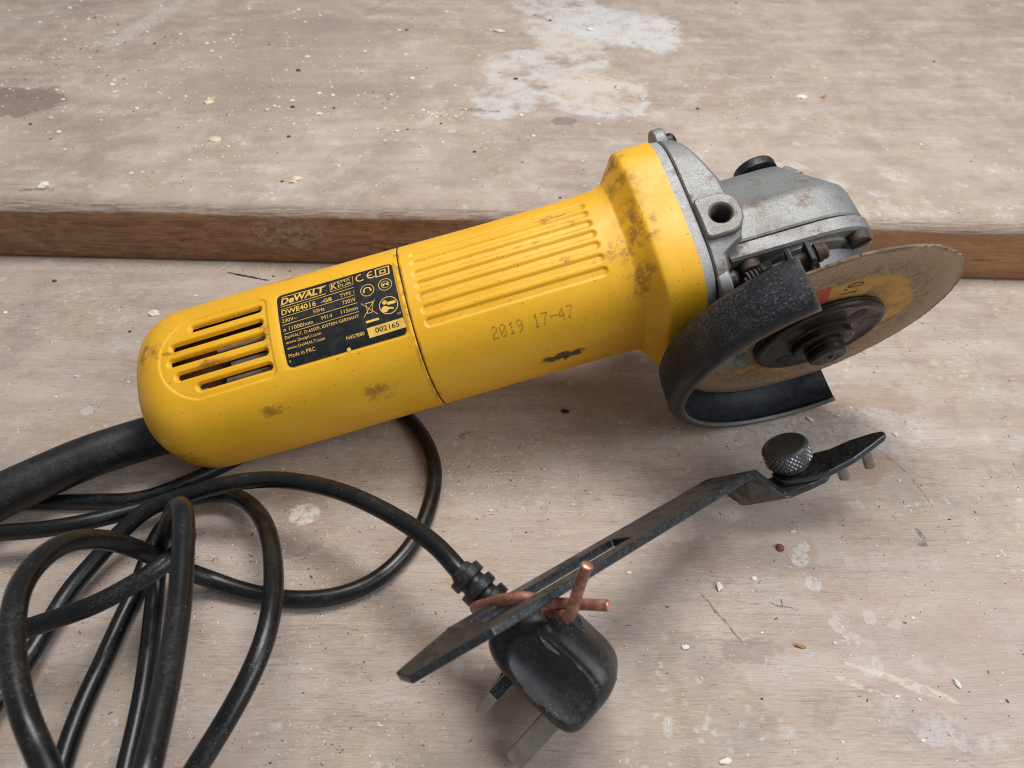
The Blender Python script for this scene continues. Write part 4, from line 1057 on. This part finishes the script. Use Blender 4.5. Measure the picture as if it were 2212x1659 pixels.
for i in range(NK):
    for h in range(NH):
        a_ = (i + 0.5 * (h % 2)) * 2 * math.pi / NK; hh = 3.3 + h * 1.06
        e = math.cos(a_) * ku + math.sin(a_) * kv; tq = -math.sin(a_) * ku + math.cos(a_) * kv
        b0 = kc + Np * hh + e * 8.25; w_ = 8.3 * math.pi / NK * 0.92
        kn.append((np.array([b0 + tq * w_, b0 + Np * 0.98, b0 - tq * w_, b0 - Np * 0.98, b0 + e * 0.42]), [(0, 1, 4), (1, 2, 4), (2, 3, 4), (3, 0, 4)]))
V, F = join(kn); kk = s_("knurling", V, F, plain("knurl_steel", srgb(128, 130, 134), 0.3, 0.75, 0, 0, srgb(40, 40, 44), 0.5, 0.3), knob, smooth=False)
kk["kind"] = "stuff"

# ------------------------------------------------------------------ thick wire that ties spanner and plug together
WIRE = [(18.89, -142.16, 70.0), (17.17, -143.5, 62.0), (15.0, -146.8, 53.5), (12.4, -141.4, 46.5), (6.8, -138.0, 39.0), (1.0, -136.5, 31.0), (-2.6, -133.6, 26.0), (-8.6, -131.0, 28.4), (-10.8, -134.0, 36.5), (-7.2, -137.4, 44.0), (-1.6, -139.8, 50.6), (3.6, -141.2, 53.8), (7.43, -140.4, 51.0), (12.52, -140.8, 50.0), (18.43, -143.1, 53.5), (25.06, -145.01, 56.0)]
wp = smooth_path(spline(WIRE, 0.8), 6)
m = Mat("brown_wire", rough=0.42); mat_wire = m.out(m.mix(m.rng(m.noise(0.5, 4), 0.4, 0.7), srgb(124, 78, 64), srgb(156, 108, 92)), None, m.bump(m.noise(1.2, 3), 0.1, 0.2))
V, F = tube(wp, 1.6, 20)
wire = mk("wire_tie", V, F, mat_wire)
tag(wire, "thick reddish brown wire twisted round spanner and plug cord", "wire")
mat_cu = plain("bare_copper", srgb(236, 170, 140), 0.3, 0.9)
for i0, i1 in ((0, 2), (-1, -3)):
    d_ = wp[i0] - wp[i1]; d_ /= np.linalg.norm(d_)
    V, F = cyl(wp[i0] - d_ * 0.1, d_, 1.25, 0.5, 20, 0.3); mk("copper_end", V, F, mat_cu, wire)

# ------------------------------------------------------------------ chips, flakes and sawdust
def chip_mesh(name, sx, sy, sz, seed):
    r_ = np.random.default_rng(seed)
    bm = bmesh.new(); bmesh.ops.create_icosphere(bm, subdivisions=2, radius=1.0)
    ax = r_.normal(size=(5, 3))
    for v in bm.verts:
        p = np.array(v.co); q = 1 + 0.22 * math.sin(2.1 * p @ ax[0] + 1) + 0.16 * math.sin(3.3 * p @ ax[1]) + 0.10 * math.sin(5 * p @ ax[2])
        v.co = Vector((p[0] * q * sx * MM, p[1] * q * sy * MM, p[2] * q * sz * MM))
    me = bpy.data.meshes.new(name); bm.to_mesh(me); bm.free()
    return me
mat_white = plain("white_flake", srgb(226, 222, 212), 0.7, 0, 0.8, 0.3, srgb(190, 178, 160), 0.4, 0.5)
mat_pale = plain("pale_wood_chip", srgb(222, 204, 172), 0.75, 0, 0.8, 0.4)
mat_amber = plain("amber_chip", srgb(186, 138, 84), 0.6)
mat_brown = plain("brown_chip", srgb(116, 72, 48), 0.7, 0, 0.8, 0.4)
CHIPS = [  # name, x, y, z, size, turn, material, label, category
    ("paint_flake", -247.6, 116.6, 35.6, (4.2, 3.2, 1.7), 0.2, mat_white, "round white flake near the board edge at far left", "flake"),
    ("paint_flake", 184.4, 230.7, 35.6, (5.4, 3.0, 1.3), 0.35, mat_white, "large white seed-shaped flake on the raised board, right of the grinder head", "flake"),
    ("wood_chip", 199.4, 231.4, 35.6, (4.6, 1.8, 1.2), 0.9, mat_amber, "amber splinter beside the large white flake on the raised board", "chip"),
    ("wood_chip", -191.3, 222.8, 35.6, (4.6, 3.4, 1.3), 0.5, mat_pale, "cream chip on the raised board, farther from its edge at left", "chip"),
    ("wood_chip", -172.5, 170.0, 35.6, (4.8, 3.0, 1.3), 0.2, mat_pale, "cream chip nearer the raised board edge at left", "chip"),
    ("wood_chip", -9.1, 352.2, 35.6, (6.0, 3.4, 1.4), -0.2, mat_pale, "pale chip left of the white paint patch on the raised board", "chip"),
    ("paint_flake", 59.1, 355.2, 35.6, (4.6, 2.6, 1.4), 0.0, mat_white, "small white flake lying on the white paint patch", "flake"),
    ("filler_crumb", -115.8, 122.0, 35.9, (4.2, 3.6, 2.0), 0.7, mat_pale, "lumpy cream filler crumb on the raised board edge above the rating label", "crumb"),
    ("wood_chip", -19.6, -32.0, 0.6, (2.4, 1.4, 0.6), 0.5, mat_amber, "tan shaving in the grinder's shadow beside the cord loop", "chip"),
    ("grit_lump", 22.8, -17.8, 0.8, (2.2, 1.7, 0.9), 0.3, mat_dark, "dark grit lump in the shadow below the motor housing", "grit"),
    ("wood_chip", 127.4, -22.6, 0.5, (2.2, 1.0, 0.5), -0.9, mat_pale, "pale splinter just below the guard's open end", "chip"),
    ("wood_chip", 97.9, -88.0, 0.8, (1.6, 2.2, 0.9), 0.3, mat_brown, "reddish brown curled chip below the knurled knob", "chip"),
    ("filler_crumb", 72.5, -104.5, 0.8, (1.7, 2.1, 0.9), 0.2, mat_white, "white crumb right of the spanner bar on the bench", "crumb"),
    ("paint_flake", -178.0, 51.0, 0.8, (4.0, 2.8, 1.3), 0.3, mat_white, "white flake on the bench left of the grinder, nearer the frame edge", "flake"),
    ("paint_flake", -150.0, 46.0, 0.8, (2.4, 3.8, 1.2), 0.1, mat_white, "white upright flake on the bench close to the rear cover", "flake"),
    ("wood_chip", 94.5, -126.5, 0.8, (2.6, 1.1, 0.7), -0.3, mat_amber, "brown twisted splinter on the open bench below the spanner", "chip"),
    ("paint_flake", 57.0, -127.0, 0.5, (1.8, 1.0, 0.5), 0.2, mat_white, "white flake on the bench below the scratch end", "flake"),
    ("paint_flake", 63.0, -163.0, 0.5, (2.4, 1.2, 0.5), 0.2, mat_white, "white crumbly flake near the bottom edge right of the plug", "flake"),
    ("paint_flake", 141.0, -139.5, 0.5, (0.9, 2.0, 0.5), 0.4, mat_white, "small white flake beside the cream paint streak", "flake"),
    ("wood_chip", -118.0, 205.0, 35.5, (2.8, 2.4, 1.1), 0.4, mat_pale, "pale chip in the middle of the board's dusty left half", "chip"),
]
for i, (nm, x, y, z, sz, a_, mt, lb, ct_) in enumerate(CHIPS):
    me = chip_mesh(nm, *(q * 0.72 for q in sz[:2]), sz[2] * 0.72, 100 + i); me.materials.append(mt)
    o = bpy.data.objects.new(nm, me); o.location = (x * MM, y * MM, (z - 0.12 * sz[2]) * MM); o.rotation_euler = (0.1, 0.08, a_)
    for p_ in me.polygons: p_.use_smooth = False
    SC.collection.objects.link(o); tag(o, lb, ct_)

def sawdust(name, z, region, nfl, centres, seed, label, big=1.0, crumbs=()):
    r_ = np.random.default_rng(seed); V, F, MI = [], [], []
    xs = []
    for cx, cy, sx, sy, k in centres: xs.append(np.stack([r_.normal(cx, sx, k), r_.normal(cy, sy, k)], 1))
    xs.append(np.stack([r_.uniform(region[0], region[1], nfl), r_.uniform(region[2], region[3], nfl)], 1))
    xs = np.vstack(xs)
    for x, y in xs:
        if z > 10 and y < 101.8 - 0.0418 * (x + 279.8) + 10: continue
        if z < 10 and y > 101.8 - 0.0418 * (x + 279.8) - 1: continue
        L = big * min(3.2, r_.lognormal(-0.85, 0.6)); W = min(L, big * r_.lognormal(-1.35, 0.4)); H = 0.10 + 0.3 * r_.random() * W
        a_ = r_.normal(0.1, 1.1); ca, sa = math.cos(a_), math.sin(a_); k = len(V)
        bend = r_.normal(0, 0.25) * L; tilt = r_.normal(0, 0.25)
        for u_, v_, h_ in ((-.5, -.5, 0), (.5, -.35, 0), (.45, .5, 0), (-.5, .4, 0), (-.4, -.4, 1), (.42, -.3, 1), (.4, .4, 1), (-.42, .35, 1)):
            px, py = u_ * L, v_ * W + bend * (0.25 - u_ * u_)
            V.append((x + px * ca - py * sa, y + px * sa + py * ca, z + 0.02 + h_ * H * (1 + tilt * u_)))
        F += [(k + 4, k + 5, k + 6, k + 7), (k, k + 1, k + 5, k + 4), (k + 1, k + 2, k + 6, k + 5), (k + 2, k + 3, k + 7, k + 6), (k + 3, k, k + 4, k + 7)]
        c_ = r_.choice(4, p=[0.46, 0.28, 0.12, 0.14]); MI += [c_] * 5
    # rounded crumbs of filler and grit
    for cx, cy, sx, sy, k, s0 in crumbs:
        for _ in range(k):
            x, y = r_.normal(cx, sx), r_.normal(cy, sy)
            if z > 10 and y < 101.8 - 0.0418 * (x + 279.8) + 8: continue
            rr = s0 * min(2.4, r_.lognormal(-0.1, 0.45)); b0 = len(V); nn_ = 7; a0 = r_.uniform(0, 6.28); sq = r_.uniform(0.6, 1.0)
            V.append((x, y, z + rr * 0.75))
            for lev, (rf, zf) in enumerate(((0.62, 0.58), (1.0, 0.2), (0.85, 0.0))):
                for q in range(nn_):
                    t_ = a0 + q * 6.2832 / nn_; j_ = rr * rf * r_.uniform(0.8, 1.2)
                    V.append((x + math.cos(t_) * j_, y + math.sin(t_) * j_ * sq, z + rr * zf))
            cm = r_.choice(4, p=[0.48, 0.14, 0.28, 0.10]); nf0 = len(F)
            F += [(b0, b0 + 1 + q, b0 + 1 + (q + 1) % nn_) for q in range(nn_)]
            for lev in range(2):
                F += [(b0 + 1 + lev * nn_ + q, b0 + 1 + (lev + 1) * nn_ + q, b0 + 1 + (lev + 1) * nn_ + (q + 1) % nn_, b0 + 1 + lev * nn_ + (q + 1) % nn_) for q in range(nn_)]
            MI += [cm] * (len(F) - nf0)
    o = mk(name, V, F, None, mats=[mat_sd0, mat_sd1, mat_sd2, mat_sd3], fmat=MI, smooth=False)
    tag(o, label, kind="stuff")
    return o
mat_sd0 = plain("sawdust_pale", srgb(232, 220, 200), 0.8); mat_sd1 = plain("sawdust_tan", srgb(212, 190, 156), 0.8)
mat_sd2 = plain("dust_white", srgb(224, 220, 212), 0.8); mat_sd3 = plain("grit_dark", srgb(84, 62, 48), 0.8)
sawdust("sawdust", 0, (-260, 230, -175, 100), 9000, [(-18, -62, 16, 12, 420), (-8, -52, 12, 9, 260), (-80, -84, 24, 14, 420), (-62, -100, 22, 10, 360), (-98, -92, 14, 12, 200), (-36, -130, 22, 16, 240), (-40, -158, 16, 10, 160), (-70, -148, 12, 12, 140), (120, -22, 26, 14, 260), (30, -40, 30, 16, 200), (-110, -140, 20, 20, 140), (-210, 95, 40, 2.5, 160), (-120, 91.5, 50, 2.5, 200), (170, 78, 60, 2.5, 160), (20, 85, 60, 2.5, 120)], 5, "sawdust and fine grit scattered over the bench top", 0.9, [(0, -40, 160, 70, 90, 0.45), (110, -100, 60, 40, 40, 0.55), (-18, -60, 16, 12, 50, 0.35), (-170, 30, 60, 40, 30, 0.7)])
sawdust("board_dust", 35.0, (-420, 420, 90, 560), 2600, [(-300, 300, 40, 50, 420), (-200, 230, 70, 60, 360), (-120, 180, 60, 50, 260), (60, 250, 60, 70, 160), (-40, 205, 10, 6, 60)], 6, "sawdust and crumbs scattered over the raised board", 1.35, [(-300, 330, 60, 60, 170, 0.9), (-190, 250, 90, 70, 150, 0.85), (-110, 170, 70, 45, 110, 0.75), (40, 250, 90, 90, 90, 0.8), (170, 200, 90, 80, 60, 0.7), (-40, 205, 9, 4, 26, 0.8), (0, 380, 220, 90, 120, 0.9)])
